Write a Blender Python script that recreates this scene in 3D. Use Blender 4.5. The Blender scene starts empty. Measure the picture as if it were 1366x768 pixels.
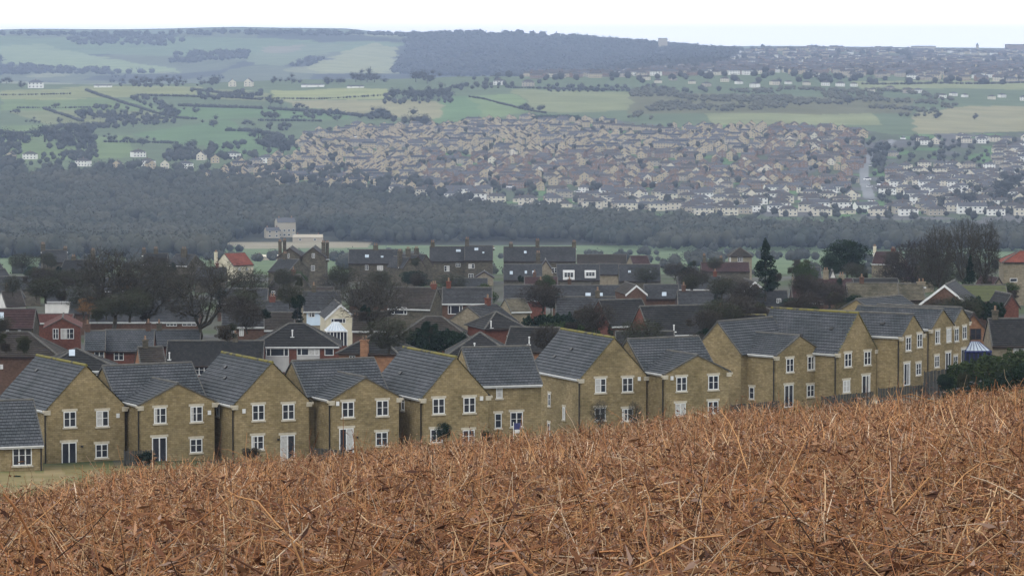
import bpy, math, random
import numpy as np
from mathutils import Vector, Matrix
random.seed(7); RNG = np.random.default_rng(11)
R = math.radians
scene = bpy.context.scene
C = scene.collection
F = 5000.0; HZ = 55.0
PHI = math.atan((384-HZ)/F)
cP, sP = math.cos(PHI), math.sin(PHI)

def ray(px, py):
    a, b = px-683.0, 384.0-py
    dy = F*cP+b*sP
    return Vector((a/dy, 1.0, (-F*sP+b*cP)/dy))
def at(px, py, Y): return ray(px, py)*Y
def project(x, y, z):
    zc = y*cP-z*sP; yc = y*sP+z*cP
    return 683+F*x/zc, 384-F*yc/zc

# ---------------------------------------------------------------- camera, world, sun
cam = bpy.data.cameras.new("camera"); co = bpy.data.objects.new("camera", cam); C.objects.link(co)
cam.sensor_width = 36.0; cam.lens = F*36.0/1366.0
cam.clip_start = 0.1; cam.clip_end = 60000
co.location = (0, 0, 0); co.rotation_euler = (math.pi/2-PHI, 0, 0)
scene.camera = co

SUN_EL, SUN_AZ = R(38), R(205)   # azimuth clockwise from +Y: behind and to the left of the camera
w = bpy.data.worlds.new("World"); scene.world = w; w.use_nodes = True
nt = w.node_tree; nt.nodes.clear()
out = nt.nodes.new("ShaderNodeOutputWorld"); bg = nt.nodes.new("ShaderNodeBackground")
sky = nt.nodes.new("ShaderNodeTexSky"); sky.sky_type = 'NISHITA'; sky.sun_disc = False
sky.sun_elevation = SUN_EL; sky.sun_rotation = SUN_AZ
tc = nt.nodes.new("ShaderNodeTexCoord")
nz = nt.nodes.new("ShaderNodeTexNoise"); nz.inputs['Scale'].default_value = 2.2; nz.inputs['Detail'].default_value = 4
cr = nt.nodes.new("ShaderNodeValToRGB")
cr.color_ramp.elements[0].position = .3; cr.color_ramp.elements[0].color = (.86, .88, .92, 1)
cr.color_ramp.elements[1].position = .7; cr.color_ramp.elements[1].color = (1, 1, 1, 1)
mul = nt.nodes.new("ShaderNodeVectorMath"); mul.operation = 'SCALE'; mul.inputs['Scale'].default_value = 26.0
mx = nt.nodes.new("ShaderNodeMix"); mx.data_type = 'RGBA'; mx.inputs[0].default_value = 0.9
nt.links.new(tc.outputs['Generated'], nz.inputs['Vector']); nt.links.new(nz.outputs['Fac'], cr.inputs['Fac'])
nt.links.new(cr.outputs['Color'], mul.inputs[0])
nt.links.new(sky.outputs['Color'], mx.inputs[6]); nt.links.new(mul.outputs['Vector'], mx.inputs[7])
nt.links.new(mx.outputs[2], bg.inputs['Color']); bg.inputs['Strength'].default_value = 0.1
nt.links.new(bg.outputs['Background'], out.inputs['Surface'])

sl = bpy.data.lights.new("sun", 'SUN'); sl.energy = 1.1; sl.angle = R(14); sl.color = (1, .96, .9)
so = bpy.data.objects.new("sun", sl); C.objects.link(so)
sd = Vector((math.sin(SUN_AZ)*math.cos(SUN_EL), math.cos(SUN_AZ)*math.cos(SUN_EL), math.sin(SUN_EL)))
so.rotation_euler = sd.to_track_quat('Z', 'Y').to_euler(); so.location = (0, 0, 40)

scene.view_settings.view_transform = 'Standard'; scene.view_settings.look = 'None'
scene.view_settings.exposure = -0.36; scene.view_settings.gamma = 1.0
cy = scene.cycles
cy.max_bounces = 4; cy.diffuse_bounces = 2; cy.glossy_bounces = 2; cy.transparent_max_bounces = 6
cy.transmission_bounces = 2; cy.volume_bounces = 0; cy.sample_clamp_indirect = 3
cy.use_denoising = True
try: cy.denoiser = 'OPENIMAGEDENOISE'; cy.denoising_input_passes = 'RGB_ALBEDO_NORMAL'
except Exception: pass
cy.use_adaptive_sampling = False

# ---------------------------------------------------------------- materials
MATS = {}
def principled(name, rough=.9, spec=.25):
    m = bpy.data.materials.new(name); m.use_nodes = True
    b = m.node_tree.nodes['Principled BSDF']
    b.inputs['Roughness'].default_value = rough; b.inputs['Specular IOR Level'].default_value = spec
    return m, m.node_tree, b
def noise_col(nt, c1, c2, scale, detail=4, vec=None, lo=.3, hi=.7):
    n = nt.nodes.new("ShaderNodeTexNoise"); n.inputs['Scale'].default_value = scale; n.inputs['Detail'].default_value = detail
    if vec is not None: nt.links.new(vec, n.inputs['Vector'])
    r = nt.nodes.new("ShaderNodeValToRGB")
    r.color_ramp.elements[0].position = lo; r.color_ramp.elements[0].color = (*c1, 1)
    r.color_ramp.elements[1].position = hi; r.color_ramp.elements[1].color = (*c2, 1)
    nt.links.new(n.outputs['Fac'], r.inputs['Fac']); return r.outputs['Color']
def mixc(nt, a, b, fac, mode='MIX'):
    m = nt.nodes.new("ShaderNodeMix"); m.data_type = 'RGBA'; m.blend_type = mode
    for s, v in ((0, fac), (6, a), (7, b)):
        if isinstance(v, (int, float)): m.inputs[s].default_value = v
        elif isinstance(v, tuple): m.inputs[s].default_value = (*v, 1)
        else: nt.links.new(v, m.inputs[s])
    return m.outputs[2]
def objvec(nt, world=False):
    if world:
        g = nt.nodes.new("ShaderNodeNewGeometry"); return g.outputs['Position']
    t = nt.nodes.new("ShaderNodeTexCoord"); return t.outputs['Object']
def plain(name, c, c2=None, scale=1.0, rough=.9, spec=.25):
    if name in MATS: return MATS[name]
    m, nt, b = principled(name, rough, spec)
    if c2 is None: c2 = tuple(min(1, v*1.15) for v in c)
    nt.links.new(noise_col(nt, c, c2, scale, vec=objvec(nt)), b.inputs['Base Color'])
    MATS[name] = m; return m
def brick(name, c1, c2, mortar, bw=.42, bh=.15, ms=.012, stain=(.6, .6, .55), rough=.95, weather=.5):
    if name in MATS: return MATS[name]
    m, nt, b = principled(name, rough, .15)
    uv = nt.nodes.new("ShaderNodeUVMap")
    t = nt.nodes.new("ShaderNodeTexBrick"); t.inputs['Scale'].default_value = 1
    t.inputs['Brick Width'].default_value = bw; t.inputs['Row Height'].default_value = bh
    t.inputs['Mortar Size'].default_value = ms; t.inputs['Mortar Smooth'].default_value = .3
    t.inputs['Color1'].default_value = (*c1, 1); t.inputs['Color2'].default_value = (*c2, 1); t.inputs['Mortar'].default_value = (*mortar, 1)
    t.offset = .5
    nt.links.new(uv.outputs['UV'], t.inputs['Vector'])
    wv = objvec(nt, True)
    n1 = noise_col(nt, stain, (1.1, 1.05, 1.0), .45, 6, wv, .32, .68)
    c = mixc(nt, t.outputs['Color'], n1, weather, 'MULTIPLY')
    n2 = noise_col(nt, (.75, .75, .75), (1.2, 1.2, 1.2), 3.5, 3, wv)
    c = mixc(nt, c, n2, .7, 'MULTIPLY')
    nt.links.new(c, b.inputs['Base Color'])
    bp = nt.nodes.new("ShaderNodeBump"); bp.inputs['Strength'].default_value = .5; bp.inputs['Distance'].default_value = .02; bp.invert = True
    nt.links.new(t.outputs['Fac'], bp.inputs['Height']); nt.links.new(bp.outputs['Normal'], b.inputs['Normal'])
    MATS[name] = m; return m
def moss_mat(name, base, moss, amt=.5, scale=2.0):
    if name in MATS: return MATS[name]
    m, nt, b = principled(name, .95, .1)
    wv = objvec(nt, True)
    c = noise_col(nt, base, moss, scale, 5, wv, .5-amt*.4, .62-amt*.3)
    nt.links.new(c, b.inputs['Base Color']); MATS[name] = m; return m

stone_new = brick('coursed sandstone', (.205, .165, .09), (.285, .235, .138), (.155, .125, .075), .38, .15, .012, (.60, .58, .50), weather=.75)
stone_old = brick('blackened gritstone', (.06, .055, .043), (.11, .10, .076), (.07, .064, .05), .5, .2, .015, (.5, .5, .5))
stone_pale = brick('pale stone', (.17, .15, .11), (.24, .21, .155), (.20, .18, .14), .5, .18, .012)
brick_red = brick('red brick', (.10, .038, .029), (.15, .056, .04), (.12, .07, .055), .22, .075, .008)
brick_orange = brick('orange brick', (.20, .105, .06), (.27, .145, .085), (.25, .15, .1), .22, .075, .008)
brick_brown = brick('brown brick', (.075, .045, .033), (.115, .068, .05), (.1, .07, .055), .22, .075, .008)
slate_tile = brick('grey roof tile', (.056, .063, .074), (.078, .086, .098), (.02, .022, .027), .3, .32, .022, (.5, .55, .5), .8, .7)
slate_dark = brick('dark roof tile', (.018, .019, .021), (.032, .033, .034), (.012, .012, .014), .3, .3, .015, (.5, .55, .45), .85, .7)
slate_old = brick('old stone slate', (.034, .037, .042), (.056, .06, .066), (.018, .019, .022), .35, .28, .012, (.6, .6, .55), .9, .7)
tile_brown = brick('brown roof tile', (.032, .028, .027), (.05, .044, .04), (.03, .024, .02), .3, .3, .015, (.55, .6, .5), .9, .8)
tile_maroon = brick('maroon roof tile', (.04, .022, .023), (.062, .036, .036), (.03, .02, .02), .3, .3, .015, (.6, .6, .55), .9, .7)
tile_red = brick('red roof tile', (.14, .05, .038), (.2, .07, .05), (.14, .04, .03), .3, .3, .012, (.6, .5, .5), .9, .6)
tile_rust = brick('dull red roof tile', (.085, .036, .031), (.12, .052, .044), (.05, .02, .02), .3, .3, .012, (.6, .55, .5), .9, .6)
tile_lichen = brick('lichened stone slate', (.085, .08, .06), (.14, .13, .10), (.07, .065, .05), .4, .3, .02, (.5, .5, .45), .95, .9)
white_paint = plain('white paint', (.5, .51, .51), (.62, .63, .63), 2, .5, .3)
cream_render = plain('cream render', (.42, .39, .29), (.54, .5, .39), 1, .9)
white_render = plain('white render', (.45, .45, .43), (.58, .58, .55), 1, .9)
blue_render = plain('pale blue cladding', (.42, .52, .62), (.5, .6, .7), 1, .7)
grey_panel = plain('grey panel', (.28, .28, .28), (.36, .36, .35), 1, .8)
cream_panel = plain('cream panel', (.6, .53, .33), (.7, .62, .42), 1, .8)
stone_trim = plain('dressed stone', (.34, .31, .24), (.46, .42, .34), 3, .9)
glass_dark = plain('window glass', (.012, .014, .022), (.03, .034, .045), .8, .06, .5)
net_curtain = plain('net curtain', (.3, .3, .29), (.45, .45, .44), 6, .8)
black_pipe = plain('black plastic', (.012, .012, .012), (.02, .02, .02), 1, .4)
dark_frame = plain('dark timber', (.03, .022, .018), (.05, .035, .03), 2, .6)
roof_light = plain('roof light glass', (.26, .31, .36), (.38, .44, .5), 2, .45, .2)
moss_ridge = moss_mat('mossy ridge tile', (.06, .06, .055), (.15, .135, .045), .35, 1.6)
moss_verge = moss_mat('mossy verge', (.09, .085, .07), (.15, .135, .06), .3, 1.4)
ridge_plain = plain('ridge tile', (.055, .055, .055), (.10, .097, .085), 2)
blue_frame = plain('dark blue frame', (.012, .018, .09), (.02, .03, .12), 2, .4)
chim_pot = plain('clay pot', (.16, .1, .07), (.22, .15, .1), 3)
wood_fence = plain('weathered fence timber', (.028, .028, .026), (.06, .058, .052), 4, .95)
trunk_mat = plain('bark', (.028, .024, .018), (.055, .05, .036), 2, .95)
twig_mat = plain('twig', (.022, .022, .019), (.045, .044, .036), .6, .95)

# ---------------------------------------------------------------- mesh builder
class MB:
    def __init__(s): s.v = []; s.f = []; s.uv = []; s.mi = []
    def poly(s, pts, uvs=None, mi=0):
        i = len(s.v); s.v += [tuple(p) for p in pts]; s.f.append(tuple(range(i, i+len(pts))))
        if uvs is None: uvs = [(0, 0)]*len(pts)
        s.uv += uvs; s.mi.append(mi)
    def quadw(s, a, b, c, d, mi=0):
        """wall-like quad a-b bottom, d-c top, with metric uv"""
        a, b, c, d = map(Vector, (a, b, c, d)); e = (b-a)
        L = e.length; e = e/L if L > 1e-6 else Vector((1, 0, 0))
        n = e.cross(d-a)
        if n.length < 1e-9: n = e.cross(c-b)
        n.normalize(); u2 = n.cross(e)
        s.poly((a, b, c, d), [((p-a).dot(e)+a.x*.7+a.y*.37, (p-a).dot(u2)+a.z) for p in (a, b, c, d)], mi)
    def box(s, lo, hi, mi=0, M=None):
        x0, y0, z0 = lo; x1, y1, z1 = hi
        P = [Vector(p) for p in ((x0, y0, z0), (x1, y0, z0), (x1, y1, z0), (x0, y1, z0), (x0, y0, z1), (x1, y0, z1), (x1, y1, z1), (x0, y1, z1))]
        if M is not None: P = [M @ p for p in P]
        for q in ((0, 1, 5, 4), (1, 2, 6, 5), (2, 3, 7, 6), (3, 0, 4, 7), (4, 5, 6, 7), (3, 2, 1, 0)):
            s.quadw(*[P[k] for k in q], mi=mi)
    def bar(s, a, b, r, mi=0, n=6, r2=None):
        a, b = Vector(a), Vector(b); d = (b-a).normalized(); r2 = r if r2 is None else r2
        t = Vector((0, 0, 1)) if abs(d.z) < .9 else Vector((1, 0, 0))
        u = d.cross(t).normalized(); v = d.cross(u)
        A = [a+(u*math.cos(k*2*math.pi/n)+v*math.sin(k*2*math.pi/n))*r for k in range(n)]
        B = [b+(u*math.cos(k*2*math.pi/n)+v*math.sin(k*2*math.pi/n))*r2 for k in range(n)]
        for k in range(n): s.poly((A[k], A[(k+1) % n], B[(k+1) % n], B[k]), None, mi)
        s.poly(B, None, mi); s.poly(A[::-1], None, mi)
    def mesh(s, name, mats):
        me = bpy.data.meshes.new(name); me.from_pydata(s.v, [], s.f)
        ul = me.uv_layers.new(name='UVMap'); ul.data.foreach_set('uv', np.array(s.uv, 'f').ravel())
        for m in (mats if isinstance(mats, (list, tuple)) else [mats]): me.materials.append(m)
        me.polygons.foreach_set('material_index', s.mi); me.update(); return me
    def build(s, name, mats, parent=None):
        o = bpy.data.objects.new(name, s.mesh(name, mats)); C.objects.link(o)
        if parent is not None: o.parent = parent
        return o
def tag(o, label=None, cat=None, group=None, kind=None):
    if label: o['label'] = label
    if cat: o['category'] = cat
    if group: o['group'] = group
    if kind: o['kind'] = kind
    return o
def empty(name, loc, rz=0.0):
    o = bpy.data.objects.new(name, None); C.objects.link(o); o.location = loc; o.rotation_euler = (0, 0, rz); o.empty_display_size = .5
    return o
def np_mesh(name, V, Fq, mats, cols=None, mi=None, smooth=False):
    """V (n,3), Fq (m,k) faces of equal size"""
    me = bpy.data.meshes.new(name); n, m, k = len(V), len(Fq), Fq.shape[1]
    me.vertices.add(n); me.vertices.foreach_set('co', np.ascontiguousarray(V, 'f').ravel())
    me.loops.add(m*k); me.loops.foreach_set('vertex_index', np.ascontiguousarray(Fq, 'i').ravel())
    me.polygons.add(m); me.polygons.foreach_set('loop_start', np.arange(0, m*k, k, dtype='i'))
    me.polygons.foreach_set('loop_total', np.full(m, k, 'i'))
    if mi is not None: me.polygons.foreach_set('material_index', np.ascontiguousarray(mi, 'i'))
    if smooth: me.polygons.foreach_set('use_smooth', np.ones(m, bool))
    me.update(calc_edges=True)
    if cols is not None:
        a = me.color_attributes.new('Col', 'FLOAT_COLOR', 'POINT')
        a.data.foreach_set('color', np.ascontiguousarray(np.concatenate([cols, np.ones((n, 1))], 1), 'f').ravel())
    for mm in (mats if isinstance(mats, (list, tuple)) else [mats]): me.materials.append(mm)
    return me
def link(name, me, parent=None, loc=None):
    o = bpy.data.objects.new(name, me); C.objects.link(o)
    if parent is not None: o.parent = parent
    if loc is not None: o.location = loc
    return o
# ---------------------------------------------------------------- terrain
COLS = np.array([-1500, 0, 200, 340, 683, 1020, 1180, 1366, 3000.])
YN = np.array([65, 90, 140, 200, 250, 285, 300, 360, 430, 550, 650, 824, 1000, 1300, 1700, 2000, 2200, 2400, 2750, 3000, 3300, 3700, 4000, 4300, 4700, 5000, 5300, 6000, 7000, 8000, 9000, 10000, 11500, 14000.])
# image rows of the bare ground, per distance node (rows) and column
def rows_table():
    crest = np.array([655, 651, 627, 617, 585, 547, 539, 520, 494.])
    T = {}
    T[65] = crest+20
    T[90] = crest+26; T[140] = np.maximum(crest+28, [680, 676, 660, 655, 640, 600, 575, 528, 500])
    T[200] = np.array([668, 664, 662, 655, 650, 630, 600, 520, 490])
    T[250] = np.array([650, 648, 650, 650, 650, 620, 595, 524, 490])
    T[285] = np.array([634, 632, 632, 632, 635, 605, 575, 526, 490])
    zt = {300: [-33.6, -33.6, -33.4, -33.6, -34, -33.0, -32.6, -29.5, -27], 360: [-36.5, -36.5, -36.5, -36.5, -36.5, -34.5, -33, -31.5, -29],
          430: [-39]*6+[-37.5, -36, -34], 550: [-43.5]*6+[-42, -40.5, -38], 650: [-47.5]*6+[-46, -44, -42], 824: [-53]*6+[-51, -49, -47],
          1000: [-62]*9, 1300: [-82]*9, 1700: [-100]*9}
    r = {2000: 343, 2200: 337, 2400: 322, 2750: 288, 3000: 263, 3300: 236, 3700: 191, 4000: 165, 4300: 139, 4700: 115, 5000: 103, 5300: 98}
    Z = np.zeros((len(YN), len(COLS)))
    for i, Y in enumerate(YN):
        Yi = int(Y)
        if Yi in T: Z[i] = -(T[Yi]-HZ)/F*Y
        elif Yi in zt: Z[i] = zt[Yi]
        elif Yi in r:
            rr = np.full(9, float(r[Yi]))
            if Yi == 3700: rr[:] = [205, 205, 203, 200, 193, 188, 188, 190, 190]
            if Yi == 4000: rr[:] = [182, 182, 181, 176, 167, 164, 166, 172, 172]
            if Yi == 4300: rr[:] = [158, 158, 156, 150, 142, 141, 146, 150, 150]
            if Yi == 4700: rr[:] = [131, 131, 130, 126, 119, 119, 122, 128, 128]
            if Yi == 5000: rr[:] = [118, 118, 116, 113, 108, 107, 110, 113, 113]
            if Yi == 5300: rr[:] = [112, 112, 109, 108, 103, 98, 100, 107, 107]
            Z[i] = -(rr-HZ)/F*Y
        else:
            H = {6000: [128, 128, 126, 124, 112, 91, 91, 95, 95], 7000: [122, 122, 120, 118, 108, 82, 82, 86, 86], 8000: [106, 106, 104, 100, 92, 76, 76, 79, 79],
                 9000: [78, 78, 76, 72, 70, 69, 71, 73, 73], 10000: [48, 47, 48, 45, 46, 65, 66, 67, 68],
                 11500: [58, 58, 58, 57, 58, 70, 71, 72, 72], 14000: [75]*9}[Yi]
            Z[i] = -(np.array(H, float)-HZ)/F*Y
    return Z
ZT = rows_table()
_hash = np.random.default_rng(3).random((64, 64))
def vnoise(x, y):
    xi = np.floor(x).astype(int); yi = np.floor(y).astype(int); fx = x-xi; fy = y-yi
    fx = fx*fx*(3-2*fx); fy = fy*fy*(3-2*fy)
    a = _hash[xi % 64, yi % 64]; b = _hash[(xi+1) % 64, yi % 64]; c = _hash[xi % 64, (yi+1) % 64]; d = _hash[(xi+1) % 64, (yi+1) % 64]
    return (a*(1-fx)+b*fx)*(1-fy)+(c*(1-fx)+d*fx)*fy
CREST = np.array([655, 651, 627, 617, 585, 547, 539, 520, 494.])
BH = .42
def interp_cols(px, tab):
    i = np.clip(np.searchsorted(COLS, px)-1, 0, len(COLS)-2)
    t = np.clip((px-COLS[i])/(COLS[i+1]-COLS[i]), 0, 1); t = t*.4+.6*t*t*(3-2*t)
    return i, t
def height(x, y):
    """ground height at world x, y (numpy arrays)"""
    x = np.asarray(x, float); y = np.asarray(y, float)
    yy = np.maximum(y, .5)
    px = np.clip(683+F*x/yy, -1500, 3000)
    i, t = interp_cols(px, None)
    # near hillside
    dc = ((CREST[i]*(1-t)+CREST[i+1]*t)-HZ)/F
    Yc = np.clip(yy, 8, 65); s = (1/8-1/Yc)/(1/8-1/65)
    zn = -(.1440*(1-s)+dc*s)*Yc-BH
    zn = np.where(yy < 8, -1.6+(zn+1.6)*np.clip(yy/8, 0, 1)**2, zn)
    zn = zn+(.10*(vnoise(x*.35+7, y*.35)-.5)+.05*(vnoise(x*1.3, y*1.3)-.5))*np.clip(y/6, 0, 1)
    # far terrain
    k = np.clip(np.searchsorted(YN, yy)-1, 0, len(YN)-2)
    f = np.clip((yy-YN[k])/(YN[k+1]-YN[k]), 0, 1)
    za = ZT[k, i]*(1-t)+ZT[k, i+1]*t; zb = ZT[k+1, i]*(1-t)+ZT[k+1, i+1]*t
    zf = za*(1-f)+zb*f
    amp = np.clip((yy-1800)/3000, 0, 2.2)
    zf = zf+np.where(px > 980, 1, 0)*np.clip((yy-8000)/1500, 0, 1)*14*(vnoise(x/140+3, y/300)-.5)
    zf = zf+amp*7*(vnoise(x/260+3, y/420)-.5)*np.clip((yy-2400)/600, 0, 1)+amp*2*(vnoise(x/80, y/90)-.5)*np.clip((yy-2600)/600, 0, 1)
    return np.where(yy < 65, zn, zf)
def H1(x, y): return float(height(np.array([x]), np.array([y]))[0])
_Ys = np.geomspace(1500, 11000, 1500)
def on_ground(px, row, Ymin=1500, Ymax=11000):
    """first point of the ground on the sight line through a photo pixel"""
    Y = _Ys[(_Ys >= Ymin) & (_Ys <= Ymax)]
    x = (px-683)/F*Y*1.0
    z = height(x, Y)
    _, r = project(x, Y, z)
    m = np.minimum.accumulate(r)
    j = np.argmax(m <= row) if (m <= row).any() else int(np.argmin(r))
    return float(x[j]), float(Y[j]), float(z[j])

# fan-shaped grid reaching beyond the horizon
ang = np.concatenate([np.linspace(-3.14159, -.5, 24), np.linspace(-.49, -.175, 60)[:-1], np.linspace(-.172, .172, 860), np.linspace(.175, .49, 60)[1:], np.linspace(.5, 3.14159, 24)])
rad = np.concatenate([[.3, 1, 2, 3, 4, 5, 6], np.geomspace(7, 75, 110), np.geomspace(76, 1690, 110), np.geomspace(1700, 10500, 460), [11000, 11500, 12300, 12800]])
A, Rr = np.meshgrid(ang, rad)
X = Rr*np.sin(A); Yv = Rr*np.cos(A)
Zv = height(np.where(Yv > .5, X, X*0), np.maximum(Yv, .5))
back = np.clip((np.abs(A)-.9)/.6, 0, 1)
Zv = Zv*(1-back)+(-1.6)*back
# base colours: what grows or lies where
def inpoly(px, py, poly):
    inside = np.zeros(px.shape, bool); n = len(poly); j = n-1
    for i in range(n):
        xi, yi = poly[i]; xj, yj = poly[j]
        c = ((yi > py) != (yj > py)) & (px < (xj-xi)*(py-yi)/((yj-yi) or 1e-9)+xi)
        inside ^= c; j = i
    return inside
PXv, PYv = project(X, np.maximum(Yv, .5), Zv)
col = np.zeros(X.shape+(3,)); col[:] = (.078, .105, .055)
def setc(mask, c): col[mask] = c
near = Rr < 75
setc(near, (.04, .025, .016))
setc((Rr >= 68) & (Rr < 302), (.15, .125, .058)); setc((Rr >= 68) & (Rr < 302) & (vnoise(X/1.7, Yv/9) > .62), (.19, .15, .08)); setc((Rr >= 68) & (Rr < 302) & (vnoise(X/1.3+9, Yv/7) < .25), (.09, .10, .04))
village = (Rr >= 296) & (Rr < 1150)
g = vnoise(X/14, Yv/18)
col[village & (g < .5)] = (.045, .06, .03); col[village & (g >= .5)] = (.06, .062, .05); col[village & (g > .72)] = (.075, .075, .075)
setc((PXv > 1155) & (PXv < 1225) & (Rr > 300) & (Rr < 345), (.36, .33, .25))
vfield = (Rr >= 1150) & (Rr < 2400)
setc(vfield, (.085, .12, .062))
far = Rr >= 2400
PX0, PY0 = PXv, PYv
PXv = PXv+14*(vnoise(X/60+40, Yv/60)-.5)+(18*(vnoise(X/200, Yv/200+9)-.5)); PYv = PYv+4*(vnoise(X/70, Yv/90+30)-.5)
town = [(250, 238), (300, 222), (395, 205), (385, 190), (470, 168), (600, 163), (780, 156), (890, 168), (1010, 166), (1120, 168), (1190, 180), (1380, 175), (2500, 175), (2500, 310), (1366, 312), (1040, 315), (900, 298), (700, 290), (560, 276), (400, 262), (250, 250)]
woodL = [(-1500, 228), (0, 226), (180, 232), (300, 232), (420, 262), (560, 280), (700, 290), (900, 300), (1050, 315), (1366, 315), (2500, 315), (2500, 345), (-1500, 345)]
Y1 = (.18, .195, .085); Y2 = (.115, .16, .066); Y3 = (.15, .165, .08); Y4 = (.085, .14, .06); TAN = (.18, .17, .095)
FIELDS = [([(0, 120), (110, 116), (262, 116), (262, 127), (175, 130), (0, 134)], Y1), ([(0, 134), (150, 131), (215, 140), (215, 148), (0, 148)], Y2), ([(20, 148), (215, 148), (230, 160), (60, 166)], Y3),
    ([(0, 166), (60, 166), (60, 185), (0, 190)], Y2), ([(365, 120), (525, 118), (522, 133), (365, 132)], Y1), ([(237, 144), (330, 142), (455, 148), (450, 160), (240, 158)], Y4), ([(365, 133), (520, 134), (600, 138), (575, 160), (450, 152), (400, 142)], TAN),
    ([(590, 130), (625, 128), (640, 162), (575, 165)], Y4), ([(625, 128), (690, 126), (700, 150), (640, 162)], Y2), ([(175, 178), (290, 160), (335, 178), (330, 198), (225, 190)], Y4), ([(0, 190), (180, 180), (180, 210), (0, 215)], Y2), ([(265, 182), (340, 176), (382, 184), (380, 206), (280, 208)], Y4),
    ([(690, 120), (850, 122), (838, 148), (700, 150)], Y3), ([(1220, 150), (1290, 141), (1500, 140), (1500, 186), (1240, 184), (1215, 170)], TAN), ([(940, 152), (1170, 150), (1170, 166), (960, 168)], Y3), ([(840, 122), (1220, 132), (1215, 152), (840, 152)], (.10, .10, .05)),
    ([(1135, 108), (1500, 104), (1500, 122), (1150, 118)], Y3), ([(1185, 196), (1320, 196), (1320, 215), (1185, 215)], (.09, .19, .07)), ([(650, 256), (720, 258), (716, 268), (652, 266)], (.09, .18, .07)), ([(265, 120), (360, 122), (362, 134), (300, 132)], Y3)]
farhill = Rr > 5600
fh = farhill & (PXv < 985)
setc(fh, (.085, .10, .06)); setc(fh & (vnoise(X/260+5, Yv/500) > .55), (.035, .042, .036)); setc(fh & (vnoise(X/200+15, Yv/300+4) > .68), (.16, .17, .10))
HILLF = [([(-1500, 50), (300, 50), (480, 56), (560, 56), (500, 68), (300, 78), (110, 72), (-1500, 74)], (.10, .14, .07)), ([(0, 62), (70, 60), (120, 74), (235, 92), (200, 98), (0, 86)], (.16, .2, .10)), ([(330, 72), (400, 60), (470, 58), (455, 66), (380, 88), (330, 88)], (.12, .15, .085)),
    ([(412, 88), (470, 66), (500, 58), (530, 66), (520, 96), (412, 98)], (.2, .21, .11)), ([(130, 84), (230, 92), (240, 98), (130, 88)], (.17, .21, .1)), ([(350, 62), (410, 60), (400, 70), (350, 70)], (.17, .16, .11))]
for p, c in FIELDS:
    m = far & (Rr < 5600) & inpoly(PXv, PYv, p); j = .9+.2*((p[0][0]*13) % 7)/7; setc(m, tuple(v*j for v in c))
for p, c in HILLF: setc(fh & inpoly(PXv, PYv, p), c)
setc(fh & (PXv > 540), (.032, .04, .038))
setc(farhill & (PXv >= 985), (.075, .09, .055))
PXv, PYv = PX0, PY0
tm = far & (Rr < 4400) & inpoly(PXv, PYv, town); g2 = vnoise(X/22, Yv/40)
col[tm] = (.06, .075, .045); col[tm & (g2 > .6)] = (.085, .085, .085); col[tm & (g2 < .25)] = (.07, .13, .05)
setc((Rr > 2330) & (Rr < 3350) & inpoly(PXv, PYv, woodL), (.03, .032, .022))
for (x0, y0, x1, y1) in ((150, 118, 220, 150), (235, 141, 455, 146), (60, 150, 130, 168)): pass
roadp = [(1189, 186), (1197, 187), (1170, 206), (1159, 222), (1159, 240), (1168, 264), (1152, 264), (1146, 240), (1147, 222), (1158, 204)]
setc(far & (Rr < 4400) & inpoly(PXv, PYv, roadp), (.17, .175, .18))
setc(vfield & inpoly(PXv, PYv, [(290, 323), (420, 318), (500, 320), (490, 330), (330, 332)]), (.2, .18, .13))
nr, ncl = X.shape
V = np.stack([X, Yv, Zv], -1).reshape(-1, 3)
idx = np.arange(nr*ncl).reshape(nr, ncl)
Fq = np.stack([idx[:-1, :-1], idx[:-1, 1:], idx[1:, 1:], idx[1:, :-1]], -1).reshape(-1, 4)[:, ::-1]
gm, nt, b = principled('ground cover', 1.0, .05)
at_ = nt.nodes.new("ShaderNodeAttribute"); at_.attribute_name = 'Col'
wv = objvec(nt, True)
n1 = noise_col(nt, (.78, .8, .78), (1.2, 1.18, 1.2), .02, 6, wv); n2 = noise_col(nt, (.7, .72, .7), (1.25, 1.25, 1.25), .6, 6, wv)
c = mixc(nt, at_.outputs['Color'], n1, .8, 'MULTIPLY'); c = mixc(nt, c, n2, .6, 'MULTIPLY')
nt.links.new(c, b.inputs['Base Color'])
ground = link('ground', np_mesh('ground', V, Fq, gm, cols=col.reshape(-1, 3), smooth=True)); tag(ground, kind='structure')

# a paler ridge far beyond the hill
hm = plain('far moor', (.10, .13, .09), (.13, .15, .11), .001, 1, 0)
xs = np.linspace(-3400, 2200, 120); ys = np.linspace(11000, 12700, 30); XX, YY = np.meshgrid(xs, ys)
prof = np.sin(np.clip((YY-11000)/1700, 0, 1)*math.pi)
pxx = 683+F*XX/YY
top = np.interp(pxx, [-1000, 0, 120, 320, 470, 600, 900, 1300, 1600], [39, 42, 41, 38, 40, 56, 62, 66, 68])
ZZ = -200+prof*(200+(HZ-top)/F*11850)+prof*8*vnoise(XX/300, YY/300)
i2 = np.arange(XX.size).reshape(XX.shape)
F2 = np.stack([i2[:-1, :-1], i2[:-1, 1:], i2[1:, 1:], i2[1:, :-1]], -1).reshape(-1, 4)
hills = link('hills', np_mesh('hills', np.stack([XX, YY, ZZ], -1).reshape(-1, 3), F2, hm, smooth=True)); tag(hills, kind='structure')

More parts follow.
